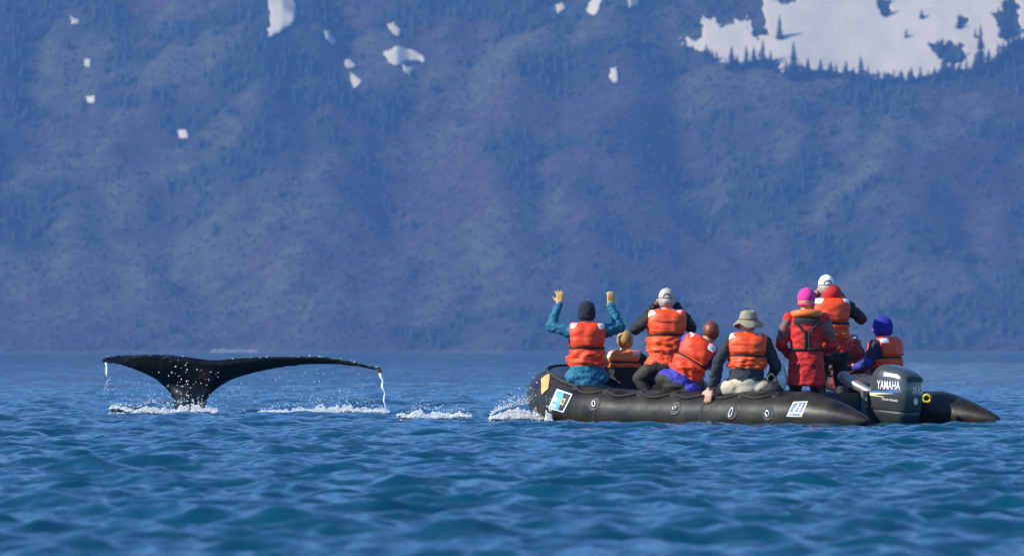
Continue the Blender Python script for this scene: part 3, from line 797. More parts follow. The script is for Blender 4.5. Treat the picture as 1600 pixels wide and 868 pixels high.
for i in range(len(pr) - 1):
    for k in range(nn): a, b = i * nn + k, i * nn + (k + 1) % nn; f.append((a, b, b + nn, a + nn))
f.append(tuple(range(nn - 1, -1, -1))); f.append(tuple((len(pr) - 1) * nn + k for k in range(nn)))
parts.append((v, f, 0))
iv1, if1 = ico_template(1)
for k in range(9):      # barnacles on the right tip
    q = W(588 + 8 * random.random(), 572 + 8 * random.random(), WY - 0.25 - 0.1 * random.random())
    parts.append((iv1 * random.uniform(0.02, 0.035) + np.array(q), if1, 1))
M_barn = mat('brown_barnacles', (0.10, 0.045, 0.03), 0.8, var=0.4, scale=30)
whale = remeshed('whale', parts, 0.022, 9, [M_whale, M_barn])
tag(whale, 'black humpback whale tail with spread flukes raised above the water', 'whale')

# ------------------------------------------------------------------ white water
M_foam = mat('white_foam', (0.86, 0.88, 0.88), 0.6, var=0.04)
def froth(m):      # froth lets light through
    nt = m.node_tree; b_ = nt.nodes['Principled BSDF']; t_ = nt.nodes.new('ShaderNodeBsdfTranslucent'); x_ = nt.nodes.new('ShaderNodeMixShader')
    t_.inputs[0].default_value = (0.9, 0.93, 0.93, 1); x_.inputs[0].default_value = 0.45
    nt.links.new(b_.outputs[0], x_.inputs[1]); nt.links.new(t_.outputs[0], x_.inputs[2]); nt.links.new(x_.outputs[0], nt.nodes['Material Output'].inputs['Surface'])
froth(M_foam)
M_drop = mat('sunlit_water_drops', (0.88, 0.90, 0.92), 0.15, var=0.02)
CRESTS = {}
def crest(x, Y):
    """nearest wave crest to lie on: distance and height of the water there"""
    key = (round(x / 0.08), round(Y, 2))
    if key not in CRESTS:
        ys = np.linspace(Y - 1.5, Y + 0.3, 60); xs_ = np.full_like(ys, key[0] * 0.08)
        _, dy, z = wave_disp(xs_, ys, np.full_like(ys, 0.12)); k = int(np.argmax((z - CAM_H) / (ys + dy)))
        CRESTS[key] = (ys[k] + dy[k], z[k])
    return CRESTS[key]
def foam(name, label, prof, Y, depth, n, r0, r1, spray=0, seed=1):
    """prof: (px, py_bottom, py_top); froth of many bubbles and beads piled under that outline"""
    rg = np.random.default_rng(seed); P, S = [], []
    px = np.array([p[0] for p in prof]); bt = np.array([p[1] for p in prof]); tp = np.array([p[2] for p in prof])
    k = 0
    while k < n:
        x = rg.uniform(px[0], px[-1]); b = np.interp(x, px, bt); t = np.interp(x, px, tp)
        if rg.uniform() > 0.25 + 0.75 * (b - t) / max(1e-3, (bt - tp).max()): continue
        lump = 0.6 + 0.6 * noise.noise(Vector((x / 7.0, seed * 3.1, 0.5)))
        h = (b - t) * max(0.1, lump) * min(1.3, rg.exponential(0.38))
        d = rg.normal(0, depth)
        q = W(x, b, Y); yy, zz = crest(q.x, Y)
        P.append((q.x, yy + d, zz + 0.004 + 0.75 * h / FPX * Y)); S.append(rg.uniform(r0, r1) * (2.2 if rg.uniform() < 0.08 and h < 0.4 * (b - t) else 1.0)); k += 1
    for _ in range(spray):
        x = rg.uniform(px[0], px[-1]); b = np.interp(x, px, bt); t = np.interp(x, px, tp)
        q = W(x, t, Y); yy, zz = crest(q.x, Y); P.append((q.x, yy + rg.normal(0, depth), zz + (1.1 + rg.exponential(0.35)) * (b - t) / FPX * Y)); S.append(rg.uniform(0.004, 0.009))
    nf = n // 4; fx_ = rg.uniform(px[0], px[-1], nf); fd = Y - 0.3 + rg.normal(0, depth * 2.2, nf)      # thin film of bubbles lying on the water around
    fX = np.array([W(a, 600, Y).x for a in fx_]); ddx, ddy, fz_ = wave_disp(fX, fd, np.full(nf, 0.14)); keep = np.array([noise.noise(Vector((a / 9, d * 3, seed))) > -0.1 for a, d in zip(fx_, fd)])
    P += [(a, b_, c + 0.004) for a, b_, c, q in zip(fX + ddx, fd + ddy, fz_, keep) if q]; S += [rg.uniform(0.004, 0.012) for q in keep if q]
    S = np.array(S); S3 = np.stack([S * rg.uniform(0.9, 1.6, len(S)), S, S * rg.uniform(0.6, 1.0, len(S))], 1)
    tv = np.array([(1, 0, 0), (0, 1, 0), (-1, 0, 0), (0, -1, 0), (0, 0, 1), (0, 0, -1)], float); tf = np.array([(0, 1, 4), (1, 2, 4), (2, 3, 4), (3, 0, 4), (1, 0, 5), (2, 1, 5), (3, 2, 5), (0, 3, 5)])
    V, F = instances(tv, tf, np.array(P), S3, rg.uniform(0, 6.28, len(S)))
    tag(fast_mesh(name, V, F, M_foam), label, 'foam', kind='stuff')
foam('bow_splash', 'white bow wave splashing at the front of the boat', [(766, 662, 658), (776, 663, 653), (790, 664, 648), (806, 664, 645), (822, 664, 643), (838, 665, 640), (850, 666, 644), (862, 667, 656)], 102.6, 0.16, 13000, 0.003, 0.011, 500, 1)
foam('whale_splash', 'white water around the base of the whale tail', [(172, 650, 646), (200, 651, 644), (225, 652, 643), (242, 652, 637), (256, 653, 641), (275, 653, 642), (290, 653, 636), (304, 653, 638), (318, 652, 645), (345, 651, 647)], WY - 0.5, 0.14, 13000, 0.003, 0.012, 250, 2)
foam('sea_foam', 'thin line of foam below the right fluke of the whale', [(408, 650, 646), (440, 651, 642), (480, 651, 637), (515, 651, 636), (550, 651, 639), (590, 651, 643), (610, 650, 646)], WY - 1, 0.18, 8000, 0.003, 0.010, 100, 3)
foam('sea_foam', 'broken white crest midway between whale and boat', [(622, 650, 648), (640, 652, 645), (652, 653, 638), (664, 653, 638), (676, 655, 643), (700, 657, 648), (715, 657, 647), (738, 657, 653)], 109, 0.20, 8000, 0.003, 0.011, 100, 4)
def drops(name, label, pts):
    P = np.array([W(*p[:3]) for p in pts]); S = np.array([p[3] for p in pts])
    tv, tf = ico_template(1)
    V, F = instances(tv, tf, P, np.stack([S, S, S * 1.4], 1) * 0.78)
    tag(fast_mesh(name, V, F, M_drop), label, 'droplets', kind='stuff')
rg = np.random.default_rng(5); pts = []
for _ in range(70):    # falling in front of the tail stock
    pts.append((rg.normal(292, 26), rg.uniform(562, 640), WY - rg.uniform(0.6, 0.9), rg.uniform(0.004, 0.010)))
for _ in range(110):    # from the right fluke
    x = rg.uniform(345, 600); pts.append((x, rg.uniform(np.interp(x, [345, 400, 480, 600], [610, 588, 575, 585]), 648), WY - rg.uniform(0.1, 0.6), rg.uniform(0.003, 0.007)))
for _ in range(45):    # from the left fluke
    x = rg.uniform(160, 262); pts.append((x, rg.uniform(np.interp(x, [160, 200, 262], [568, 580, 615]), 642), WY - rg.uniform(0.1, 0.6), rg.uniform(0.003, 0.007)))
for _ in range(30):    # bright beads along the upper edge
    x = rg.uniform(160, 592); pts.append((x, np.interp(x, [a[0] for a in U], [a[1] for a in U]) + rg.normal(0.5, 0.8), WY - 0.12 - 0.30 * ((x - 325) / 270) ** 2, rg.uniform(0.004, 0.008)))
for _ in range(26):
    pts.append((rg.normal(167, 5), rg.uniform(570, 612), WY - 0.25, rg.uniform(0.004, 0.008)))
drops('falling_drops', 'bright water drops falling from the whale flukes', pts)
def stream(name, label, pth, Y):
    pp = [(*W(x + 0.8 * noise.noise(Vector((y * 0.3, x, 0))), y, Y), r) for x, y, r in catmull(pth, 7)]
    tag(tube_obj(name, pp, M_drop, None, 7), label, 'water stream')
stream('water_stream', 'wavering stream of water pouring from the right fluke tip', [(592, 579, 0.014), (595, 586, 0.020), (598, 596, 0.012), (597.5, 604, 0.016), (601, 614, 0.008), (600, 624, 0.011), (602, 634, 0.006), (601, 643, 0.005)], WY - 0.3)
stream('water_stream', 'short thin stream of water from the left fluke tip', [(166, 566, 0.016), (167, 574, 0.012), (166.5, 582, 0.012), (167, 588, 0.005)], WY - 0.3)

# ------------------------------------------------------------------ people
def fab(name, col, rough=0.75, var=0.12): return mat(name, col, rough, var=var, scale=9, bump=0.008, bscale=16)
M_skin = mat('skin', (0.55, 0.30, 0.21), 0.55, var=0.08)
M_orange = mat('orange_vest_nylon', (0.77, 0.058, 0.002), 0.6, var=0.08, scale=7, bump=0.006, bscale=14)
M_red_orange = mat('red_orange_vest_nylon', (0.76, 0.048, 0.002), 0.6, var=0.12, scale=5, bump=0.006, bscale=12)
M_bright_orange = mat('bright_orange_vest_nylon', (0.78, 0.070, 0.002), 0.55, var=0.10, scale=5, bump=0.006, bscale=15)
M_orange2 = mat('orange_collar_nylon', (0.82, 0.16, 0.02), 0.5, var=0.08)
M_maroon = fab('maroon_cloth', (0.11, 0.012, 0.010))
M_refl = mat('silver_reflective_tape', (0.62, 0.66, 0.70), 0.35, var=0.04)
M_belt = mat('black_webbing', (0.012, 0.012, 0.012), 0.8)
M_teal = fab('teal_jacket', (0.003, 0.12, 0.20)); M_blackf = fab('black_jacket', (0.009, 0.009, 0.010)); M_slate = fab('slate_fleece', (0.018, 0.026, 0.032), 0.9)
M_royal = fab('royal_blue_jacket', (0.030, 0.035, 0.30)); M_red = fab('red_jacket', (0.52, 0.010, 0.007)); M_greyp = fab('grey_olive_panel', (0.11, 0.095, 0.075)); M_navyf = fab('navy_jacket', (0.010, 0.014, 0.05))
M_olive = fab('dark_olive_trousers', (0.022, 0.018, 0.013)); M_khaki = mat('khaki_trousers', (0.52, 0.45, 0.30), 0.8, var=0.06, scale=9, bump=0.003, bscale=10); M_boot = mat('black_boots', (0.015, 0.015, 0.015), 0.5)
M_glove = fab('yellow_leather_glove', (0.62, 0.36, 0.09)); M_palm = fab('pale_glove', (0.55, 0.46, 0.36))
M_beanie = fab('black_knit', (0.010, 0.014, 0.022), 0.95); M_pink = fab('pink_knit', (0.75, 0.035, 0.26), 0.95); M_bluek = fab('blue_knit', (0.022, 0.018, 0.26), 0.95)
M_capw = fab('white_cap_cloth', (0.80, 0.77, 0.68)); M_capb = fab('beige_cap_cloth', (0.44, 0.38, 0.31)); M_hat = fab('olive_beige_hat_cloth', (0.27, 0.23, 0.145))
M_blond = mat('blond_hair', (0.42, 0.24, 0.07), 0.5, var=0.4, scale=40, bump=0.003, bscale=60); M_redhair = mat('auburn_hair', (0.16, 0.035, 0.010), 0.45, var=0.4, scale=40, bump=0.003, bscale=60); M_grey = mat('grey_hair', (0.35, 0.30, 0.25), 0.6, var=0.3, scale=40)
M_eye = mat('eye', (0.03, 0.02, 0.015), 0.2); M_lip = mat('lips', (0.42, 0.14, 0.12), 0.5)
M_cam = mat('black_camera_body', (0.012, 0.012, 0.013), 0.4)

def lerp(a, b, t): return a + (b - a) * t
def capsule(a, b, ra, rb, n=12):
    a, b = Vector(a), Vector(b); d = b - a; Lh = max(d.length, 1e-6); t = d / Lh; p = []
    for k in range(4): an = math.pi / 2 * (1 - k / 4); p.append((*(a - t * ra * math.sin(an)), max(1e-3, ra * math.cos(an))))
    for k in range(4): p.append((*lerp(a, b, k / 3), lerp(ra, rb, k / 3)))
    for k in range(1, 5): an = math.pi / 2 * k / 4; p.append((*(b + t * rb * math.sin(an)), max(1e-3, rb * math.cos(an))))
    return tube_mesh(p, n)
IV2, IF2 = ico_template(2); IV3, IF3 = ico_template(3)
def ellipsoid(c, r, M3=None, hi=False):
    v = (IV3 if hi else IV2) * np.array(r)
    if M3 is not None: v = v @ np.array(M3).T
    return v + np.array(c), (IF3 if hi else IF2)

class Torso:
    RINGS = [(-0.24, 0.11, 0.10), (-0.10, 0.170, 0.130), (0.10, 0.172, 0.132), (0.35, 0.155, 0.118), (0.62, 0.170, 0.122), (0.85, 0.180, 0.118), (0.97, 0.150, 0.09), (1.05, 0.075, 0.066)]
    def __init__(s, pelvis, neck, roll, bulk, turn):
        s.P = Vector(pelvis); s.N = Vector(neck); d = s.N - s.P; s.L = d.length; s.u = d / s.L
        r = Vector((math.cos(turn), math.sin(turn), 0)); r = (r - s.u * r.dot(s.u)).normalized()
        s.f = s.u.cross(r).normalized(); s.r = r; s.bulk = bulk
    def hw(s, t):
        T = [q[0] for q in s.RINGS]
        return s.bulk * np.interp(t, T, [q[1] for q in s.RINGS]), s.bulk * np.interp(t, T, [q[2] for q in s.RINGS])
    def at(s, r, f, t): return s.P + s.u * (t * s.L) + s.r * r + s.f * f
    def skin(s, t, ang, off=0.0):
        w, d = s.hw(t); sn, cs = math.sin(ang), math.cos(ang)
        n = (s.r * (sn / w) - s.f * (cs / d)).normalized()
        return s.at(w * sn, -d * cs, t) + n * off, n
    def mesh(s, n=20):
        v, f = [], []; ts = list(np.linspace(-0.24, 1.05, 22))
        for t in ts:
            for k in range(n): v.append(s.skin(t, 2 * math.pi * k / n)[0])
        for i in range(len(ts) - 1):
            for k in range(n): a, b = i * n + k, i * n + (k + 1) % n; f.append((a, b, b + n, a + n))
        f.append(tuple(range(n - 1, -1, -1))); f.append(tuple((len(ts) - 1) * n + k for k in range(n)))
        return v, f

def pillow(name, fn, nu, nv, t0, T, m, parent, p=6, wrinkle=0.0, closed=False, seed=0.0):
    """puffy quilted panel: fn(u, v) -> point, outward normal; closed: wraps round in u"""
    v, f = [], []; cu = nu if closed else nu + 1
    for side in (1, 0):
        for i in range(cu):
            for j in range(nv + 1):
                u, w = i / nu, j / nv; q, n = fn(u, w)
                k = (1 - abs(2 * w - 1) ** p) * (1 if closed else (1 - abs(2 * u - 1) ** (p + 2)))
                h = t0 + side * T * math.sqrt(max(0, k))
                if side and wrinkle: h += wrinkle * (noise.noise(q * 17 + Vector((seed, 0, 0))) + 0.6 * noise.noise(Vector((q.x * 10, q.y * 10, q.z * 46 + seed)))) * math.sqrt(max(0, k))
                v.append(q + n * h)
    st = cu * (nv + 1)
    for i in range(nu):
        for j in range(nv):
            i2 = (i + 1) % cu
            a, b, c, d = i * (nv + 1) + j, i2 * (nv + 1) + j, i2 * (nv + 1) + j + 1, i * (nv + 1) + j + 1
            f.append((a, b, c, d)); f.append((st + d, st + c, st + b, st + a))
        for j in (0, nv):
            a, b = i * (nv + 1) + j, ((i + 1) % cu) * (nv + 1) + j; f.append((a, a + st, b + st, b))
    if not closed:
        for i in (0, nu):
            for j in range(nv): a, b = i * (nv + 1) + j, i * (nv + 1) + j + 1; f.append((a, b, b + st, a + st))
    return mesh_obj(name, v, f, m, parent)

def hand(W_, d, nrm, mi, spread=0.35, curl=0.35, thumb=1, sc=1.0):
    """palm and five fingers: d finger direction, nrm palm-outward direction, thumb = side (+1 along cross)"""
    d = Vector(d).normalized(); nrm = Vector(nrm); nrm = (nrm - d * nrm.dot(d)).normalized(); s = d.cross(nrm).normalized() * thumb
    W_ = Vector(W_); out = []
    for k in range(4):
        o = (1.5 - k) * 0.022 * sc
        out.append((*capsule(W_ + s * o * 0.7, W_ + s * o + d * 0.085 * sc, 0.018 * sc, 0.0145 * sc, 8), mi))
        ln = (0.070, 0.080, 0.074, 0.058)[k] * sc; fd = (d + s * spread * (1.5 - k) * 0.25).normalized()
        b0 = W_ + s * o + d * 0.09 * sc; b1 = b0 + fd * ln * 0.5 + nrm * curl * 0.2 * ln; b2 = b1 + fd * ln * 0.5 * (1 - curl * 0.5) + nrm * curl * ln * 0.6
        out.append((*capsule(b0, b1, 0.0125 * sc, 0.0115 * sc, 8), mi)); out.append((*capsule(b1, b2, 0.0115 * sc, 0.010 * sc, 8), mi))
    t0 = W_ + s * 0.03 * sc + d * 0.02 * sc; t1 = t0 + (s * 0.75 + d * 0.6).normalized() * 0.05 * sc + nrm * 0.01; t2 = t1 + (s * 0.45 + d * 0.9).normalized() * 0.035 * sc
    out.append((*capsule(t0, t1, 0.017 * sc, 0.0135 * sc, 8), mi)); out.append((*capsule(t1, t2, 0.0135 * sc, 0.011 * sc, 8), mi))
    return out

def person(label, loc, yaw=0.0, neck=(0, 0.02, 0.61), head=None, hyaw=0.0, arms=None, hands=None, legs=None, top=None, sleeve=None, legm=None, glove=None, handmat=None,
           vest='full', vest_mat=None, bulk=1.0, hips=1.0, turn=0.0, hem=None, hem_mat=None, voxel=0.014, headwear=None, hw_mat=None, hair=None, upper_sleeve=None, scale=1.0, vest_t=(0.20, 0.56), arm_panel=False, cut=0.0, beanie_low=-0.10, slot=False):
    mats = [M_skin, top, sleeve or top, legm, M_boot, glove or M_skin, M_eye, M_lip, upper_sleeve or sleeve or top, hem_mat or top]
    parts = []
    P = Vector((0, 0, 0.10)); N_ = Vector(neck); T = Torso(P, N_, 0, bulk, turn)
    Hc = Vector(head) if head else N_ + Vector((0, 0.015, 0.145))
    tv, tf = T.mesh(); parts.append((tv, tf, 1))
    parts.append((*capsule(N_ - T.u * 0.05, Hc - Vector((0, 0.01, 0.04)), 0.062, 0.056), 0))
    # hips
    for sgn in (-1, 1): parts.append((*ellipsoid(P + T.r * (0.095 * sgn * hips) + Vector((0, -0.01, -0.01)), (0.115 * hips, 0.125, 0.11)), 3))
    # head with face
    HM = Matrix.Rotation(hyaw, 3, 'Z'); hd = lambda x, y, z: Hc + HM @ Vector((x, y, z))
    parts.append((*ellipsoid(Hc + Vector((0, 0, 0.015)), (0.076, 0.095, 0.105), HM, True), 0)); parts.append((*ellipsoid(hd(0, 0.025, -0.055), (0.056, 0.066, 0.062), HM), 0))
    parts.append((*capsule(hd(0, 0.092, 0.01), hd(0, 0.112, -0.025), 0.010, 0.016, 8), 0)); parts.append((*capsule(hd(-0.02, 0.086, -0.062), hd(0.02, 0.086, -0.062), 0.008, 0.008, 8), 7))
    for sgn in (-1, 1):
        parts.append((*ellipsoid(hd(0.079 * sgn, -0.005, -0.005), (0.011, 0.022, 0.034), HM), 0)); parts.append((*ellipsoid(hd(0.031 * sgn, 0.082, 0.012), (0.014, 0.010, 0.010), HM), 6))
    # arms
    for sgn, (E, Wr) in zip((-1, 1), arms):
        E, Wr = Vector(E), Vector(Wr); S = T.at(0.165 * sgn * bulk, 0, 0.90)
        parts.append((*capsule(S, E, 0.074, 0.060), 2 if arm_panel else 8))
        if arm_panel:
            dq = (E - S).normalized().to_track_quat('Z', 'Y').to_matrix(); parts.append((*ellipsoid(lerp(S, E, 0.42) + Vector((0.018 * sgn, -0.028, 0)), (0.058, 0.058, 0.10), dq), 8))
        parts.append((*capsule(E, Wr, 0.060, 0.042), 2))
        hs = (hands or {}).get(sgn, dict(d=Wr - E, nrm=(-sgn, 0, 0.2), thumb=sgn, curl=0.8))
        parts += hand(Wr + (Wr - E).normalized() * 0.02, hs['d'], hs['nrm'], 5, hs.get('spread', 0.35), hs.get('curl', 0.35), hs.get('thumb', 1), hs.get('sc', 1.0))
    # legs
    for sgn, (K, A) in zip((-1, 1), legs):
        K, A = Vector(K), Vector(A); H = P + T.r * (0.095 * sgn * hips)
        parts.append((*capsule(H, K, 0.098, 0.070), 3)); parts.append((*capsule(K, A, 0.068, 0.050), 3))
        parts.append((*capsule(A + Vector((0, -0.04, -0.03)), A + Vector((0, 0.16, -0.045)), 0.048, 0.040), 4))
    if hem is not None:      # jacket reaching below the hips
        w, d = T.hw(0.2); v, f = [], []; n = 20; zs = np.linspace(0.20, hem, 8)
        for i, z in enumerate(zs):
            k = 1.03 + 0.10 * i / 7
            for q in range(n): an = 2 * math.pi * q / n; v.append((w * k * math.sin(an) + P.x, -d * k * 1.08 * math.cos(an) + P.y, z))
        for i in range(7):
            for q in range(n): a, b = i * n + q, i * n + (q + 1) % n; f.append((a, b, b + n, a + n))
        f.append(tuple(range(n - 1, -1, -1))); f.append(tuple(7 * n + q for q in range(n)))
        parts.append((v, f, 9))
    def fix(co, vm):      # a clean hem: above it jacket, below it trousers
        if cut is None: return vm
        h = (co - np.array(P)) @ np.array(T.u); m_ = np.isin(vm, (1, 3, 9)) & (co[:, 1] < 0.16)
        lim = cut + 0.012 * np.sin(co[:, 0] * 40)
        vm = vm.copy(); vm[m_ & (h > lim)] = 1; vm[m_ & (h <= lim)] = 3
        return vm
    body = remeshed('person', parts, voxel, 3, mats, {1: (0.012, 14), 2: (0.014, 16), 8: (0.014, 14), 3: (0.006, 9), 9: (0.012, 13)}, fix=fix)
    body.location = loc; body.rotation_euler = (0, 0, yaw); body.scale = (scale,) * 3
    tag(body, label, 'person', 'passengers in the inflatable boat')
    VM = vest_mat or M_orange
    if vest == 'full':
        def span(t0, t1, a0, a1, a2, a3):
            def fn(u, w):
                t = lerp(t0, t1, w); an = lerp(lerp(a0, a2, w), lerp(a1, a3, w), u)
                q, n = T.skin(min(t, 0.86), an); ph = min(1.7, max(0.0, t - 0.86) * T.L / 0.075)
                if abs(an) > math.pi / 2: return q + T.u * 0.075 * math.sin(ph) - T.f * 0.075 * (1 - math.cos(ph)), (n * math.cos(ph) + T.u * math.sin(ph))
                return q + T.u * 0.075 * math.sin(ph) + T.f * 0.075 * (1 - math.cos(ph)), (n * math.cos(ph) + T.u * math.sin(ph))
            return fn
        vb, vm = vest_t
        sk = pillow('life_vest', span(vb, vm - 0.02, 0, 2 * math.pi, 0, 2 * math.pi), 56, 14, 0.004, 0.028, VM, body, 4, 0.034, True, random.random() * 50)
        pillow('back_panel', span(vm + 0.02, 1.10, -1.05, 1.05, -1.22, 1.22), 26, 22, 0.012, 0.034, VM, sk, 10, 0.011, False, random.random() * 9)
        for sgn in (-1, 1):
            a, b = (math.pi - 0.06, math.pi - 1.1) if sgn > 0 else (-math.pi + 1.1, -math.pi + 0.06)
            pillow('front_panel', span(vm + 0.02, 1.05, a, b, a, b), 10, 12, 0.012, 0.044, VM, sk, 8, 0.004)
            a, b = (0.46, 1.06) if sgn > 0 else (-1.06, -0.46)
            pillow('reflective_patch', span(0.90, 1.03, a, b, a, b), 4, 4, 0.041, 0.008, M_refl, sk, 12)
        if slot: pillow('stitched_slot', span(0.80, 0.822, -0.42, 0.42, -0.42, 0.42), 10, 2, 0.038, 0.012, M_maroon, sk, 8)
        pillow('belt', span(vm - 0.03, vm + 0.03, 0, 2 * math.pi, 0, 2 * math.pi), 40, 3, 0.008, 0.012, M_belt, sk, 8, 0, True)
    if vest == 'collar':     # slim collar vest: roll round the neck, straps down the back
        pts = []
        for k in range(25):
            an = lerp(-2.5, 2.5, k / 24); pts.append((*(T.at(0.135 * math.sin(an), -0.115 * math.cos(an), 0.98) + T.u * (0.018 * math.cos(an))), 0.042 if 1 < k < 23 else 0.02))
        co = tube_obj('life_vest', pts, VM, body, 12)
        for pp in ([(-0.7, 0.86), (-0.30, 0.70), (-0.12, 0.62), (-0.12, 0.30)], [(0.7, 0.86), (0.30, 0.70), (0.12, 0.62), (0.12, 0.30)]):
            tube_obj('strap', [(*T.skin(t, a, 0.012)[0], 0.013) for a, t in catmull(pp, 5)], M_belt, co, 6)
        tube_obj('strap', [(*T.skin(0.30, 2 * math.pi * k / 32, 0.012)[0], 0.016) for k in range(33)], M_belt, co, 6)
        pillow('black_yoke', lambda u, w: T.skin(lerp(0.80, 0.95, w), lerp(-0.8, 0.8, u)), 10, 4, 0.006, 0.014, M_belt, co)
    # headwear and hair
    def dome(zc, zmin, rx, ry, rz, flare=0.0, n=28, rows=12, wob=0.0):
        v, f = [], []
        for i in range(rows + 1):
            z = lerp(rz, zmin, (i / rows) ** 0.8 if i else 0); k = math.sqrt(max(0, 1 - (z / rz) ** 2)) if z > 0 else 1.0 + flare * (-z / max(1e-6, -zmin)) ** 2
            k = max(k, 0.02)
            for q in range(n):
                an = 2 * math.pi * q / n; k2 = k * (1 + wob * math.sin(3 * an + i))
                v.append(hd(rx * k2 * math.cos(an), ry * k2 * math.sin(an) - 0.006, zc + z))
        for i in range(rows):
            for q in range(n): a, b = i * n + q, i * n + (q + 1) % n; f.append((a, a + n, b + n, b))
        f.append(tuple(range(n)))
        return v, f
    if headwear == 'beanie':
        v, f = dome(0.015, beanie_low, 0.094, 0.112, 0.118, -0.20, wob=0.012); bo = mesh_obj('beanie', v, f, hw_mat, body)
        s = bo.modifiers.new('t', 'SOLIDIFY'); s.thickness = 0.008
        pts = [(*hd(0.089 * math.cos(2 * math.pi * k / 24), 0.107 * math.sin(2 * math.pi * k / 24) - 0.006, -0.045 + 0.004 * math.sin(k * 2)), 0.009) for k in range(25)]
        tube_obj('beanie_cuff', pts, hw_mat, bo, 8)
    if headwear == 'cap':
        v, f = dome(0.03, -0.012, 0.086, 0.104, 0.098, 0.0); co = mesh_obj('cap', v, f, hw_mat, body)
        s = co.modifiers.new('t', 'SOLIDIFY'); s.thickness = 0.006
        bv, bf = [], []
        for i in range(2):
            for q in range(13):
                an = lerp(0.35, math.pi - 0.35, q / 12); rr = (0.086, 0.103) if i == 0 else (0.090, 0.195); bv.append(hd(rr[0] * math.cos(an), rr[1] * math.sin(an), 0.022 - 0.02 * i - 0.012 * abs(math.cos(an))))
        for q in range(12): bf.append((q, q + 1, q + 14, q + 13))
        br = mesh_obj('peak', bv, bf, hw_mat, co); s = br.modifiers.new('t', 'SOLIDIFY'); s.thickness = 0.006
        pts = [(*hd(0.040 * math.cos(math.pi * k / 10), -0.108 + 0.010 * abs(math.cos(math.pi * k / 10)), 0.028 + 0.036 * math.sin(math.pi * k / 10)), 0.006) for k in range(11)]
        tube_obj('strap_opening', pts, M_greyp, co, 6)
    if headwear == 'bucket':
        v, f = [], []; n = 36
        prof = [(0.0, 0.128), (0.055, 0.128), (0.080, 0.118), (0.090, 0.085), (0.098, 0.045), (0.102, 0.030), (0.135, 0.000), (0.165, -0.028), (0.163, -0.036)]
        for i, (r, z) in enumerate(prof):
            for q in range(n):
                an = 2 * math.pi * q / n; wv = (0.022 * math.sin(2 * an + 0.6) + 0.012 * math.sin(5 * an)) * (max(0, i - 4) / 4) + 0.006 * math.sin(3 * an + i)
                v.append(hd((r * 0.96 + 0.002) * math.cos(an), (r * 1.12 + 0.002) * math.sin(an) - 0.005, z + wv))
        for i in range(len(prof) - 1):
            for q in range(n): a, b = i * n + q, i * n + (q + 1) % n; f.append((a, a + n, b + n, b))
        o = mesh_obj('bucket_hat', v, f, hw_mat, body); s = o.modifiers.new('t', 'SOLIDIFY'); s.thickness = 0.006
        tube_obj('hat_band', [(*hd(0.097 * math.cos(2 * math.pi * k / 28), 0.114 * math.sin(2 * math.pi * k / 28) - 0.005, 0.04), 0.007) for k in range(29)], M_greyp, o, 6)
    if hair:
        v, f = ellipsoid((0, 0, 0), (1, 1, 1), None, True); vv = []
        for q in v:
            q = Vector(q); full = headwear is None
            k = 1 + 0.06 * noise.noise(q * 5) + 0.03 * noise.noise(q * 13)
            x, y, z = q.x * 0.090 * k, q.y * 0.104 * k - 0.012, q.z * (0.106 if full else 0.075) * k + (0.014 if full else -0.02)
            if z < 0.06: y = min(y, 0.035 + 0.01 * noise.noise(q * 6))
            vv.append(hd(x, y, max(z, -0.085)))
        mesh_obj('hair', vv, f, hair, body)
    return body, T, Hc, hd

def hood(body, Hc, m, rx=0.105, back=0.06):
    v, f = ellipsoid((0, 0, 0), (1, 1, 1), None, True)
    vv = [Hc + Vector((q[0] * rx * (1 + 0.05 * noise.noise(Vector(q) * 3)), q[1] * 0.09 - back, q[2] * 0.098 - 0.075)) for q in v]
    mesh_obj('hood', vv, f, m, body)

def camera_thing(label, loc, rz, s=1.0):
    root = empty('photo_camera', loc, rz); tag(root, label, 'camera')
    o = box('camera_body', (-0.07 * s, -0.03 * s, -0.05 * s), (0.07 * s, 0.03 * s, 0.045 * s), M_cam, root, 0.012)
    box('viewfinder_hump', (-0.025 * s, -0.03 * s, 0.04 * s), (0.025 * s, 0.025 * s, 0.075 * s), M_cam, root, 0.01)
    tube_obj('lens', [(0, 0.025 * s, 0, 0.036 * s), (0, 0.10 * s, 0, 0.036 * s), (0, 0.11 * s, 0, 0.044 * s), (0, 0.19 * s, 0, 0.046 * s)], M_cam, root, 16)
    return root

SIT = [((-0.16, 0.42, 0.12), (-0.16, 0.44, -0.17)), ((0.16, 0.42, 0.12), (0.16, 0.44, -0.17))]
def place(px, py, yb):
    p = boat_at(px, yb, 0); p.z = CAM_H + (HOR - py) / FPX * p.y; return p

# seated at the bow, arms up
L1 = place(917, 602, 0.93)
b1, T1, H1, _ = person('passenger in teal jacket and black knit hat raising both gloved hands at the bow', L1, R(4), neck=(0, 0.02, 0.63), arms=[((-0.375, 0.08, 0.63), (-0.285, 0.14, 0.86)), ((0.355, 0.08, 0.62), (0.265, 0.14, 0.85))],
    hands={-1: dict(d=(-0.02, 0.02, 1), nrm=(0.1, 1, 0), thumb=1, spread=0.9, curl=0.1, sc=0.84), 1: dict(d=(0.05, 0.05, 1), nrm=(-0.3, 1, 0), thumb=-1, spread=0.5, curl=0.5, sc=0.84)},
    legs=[((-0.16, 0.42, 0.10), (-0.14, 0.46, -0.22)), ((0.14, 0.42, 0.10), (0.14, 0.46, -0.22))], top=M_teal, legm=M_blackf, glove=M_glove, hem=-0.02, hem_mat=M_teal, hips=1.15, headwear='beanie', hw_mat=M_beanie, voxel=0.010, bulk=1.04, cut=-0.16, vest_mat=M_red_orange)
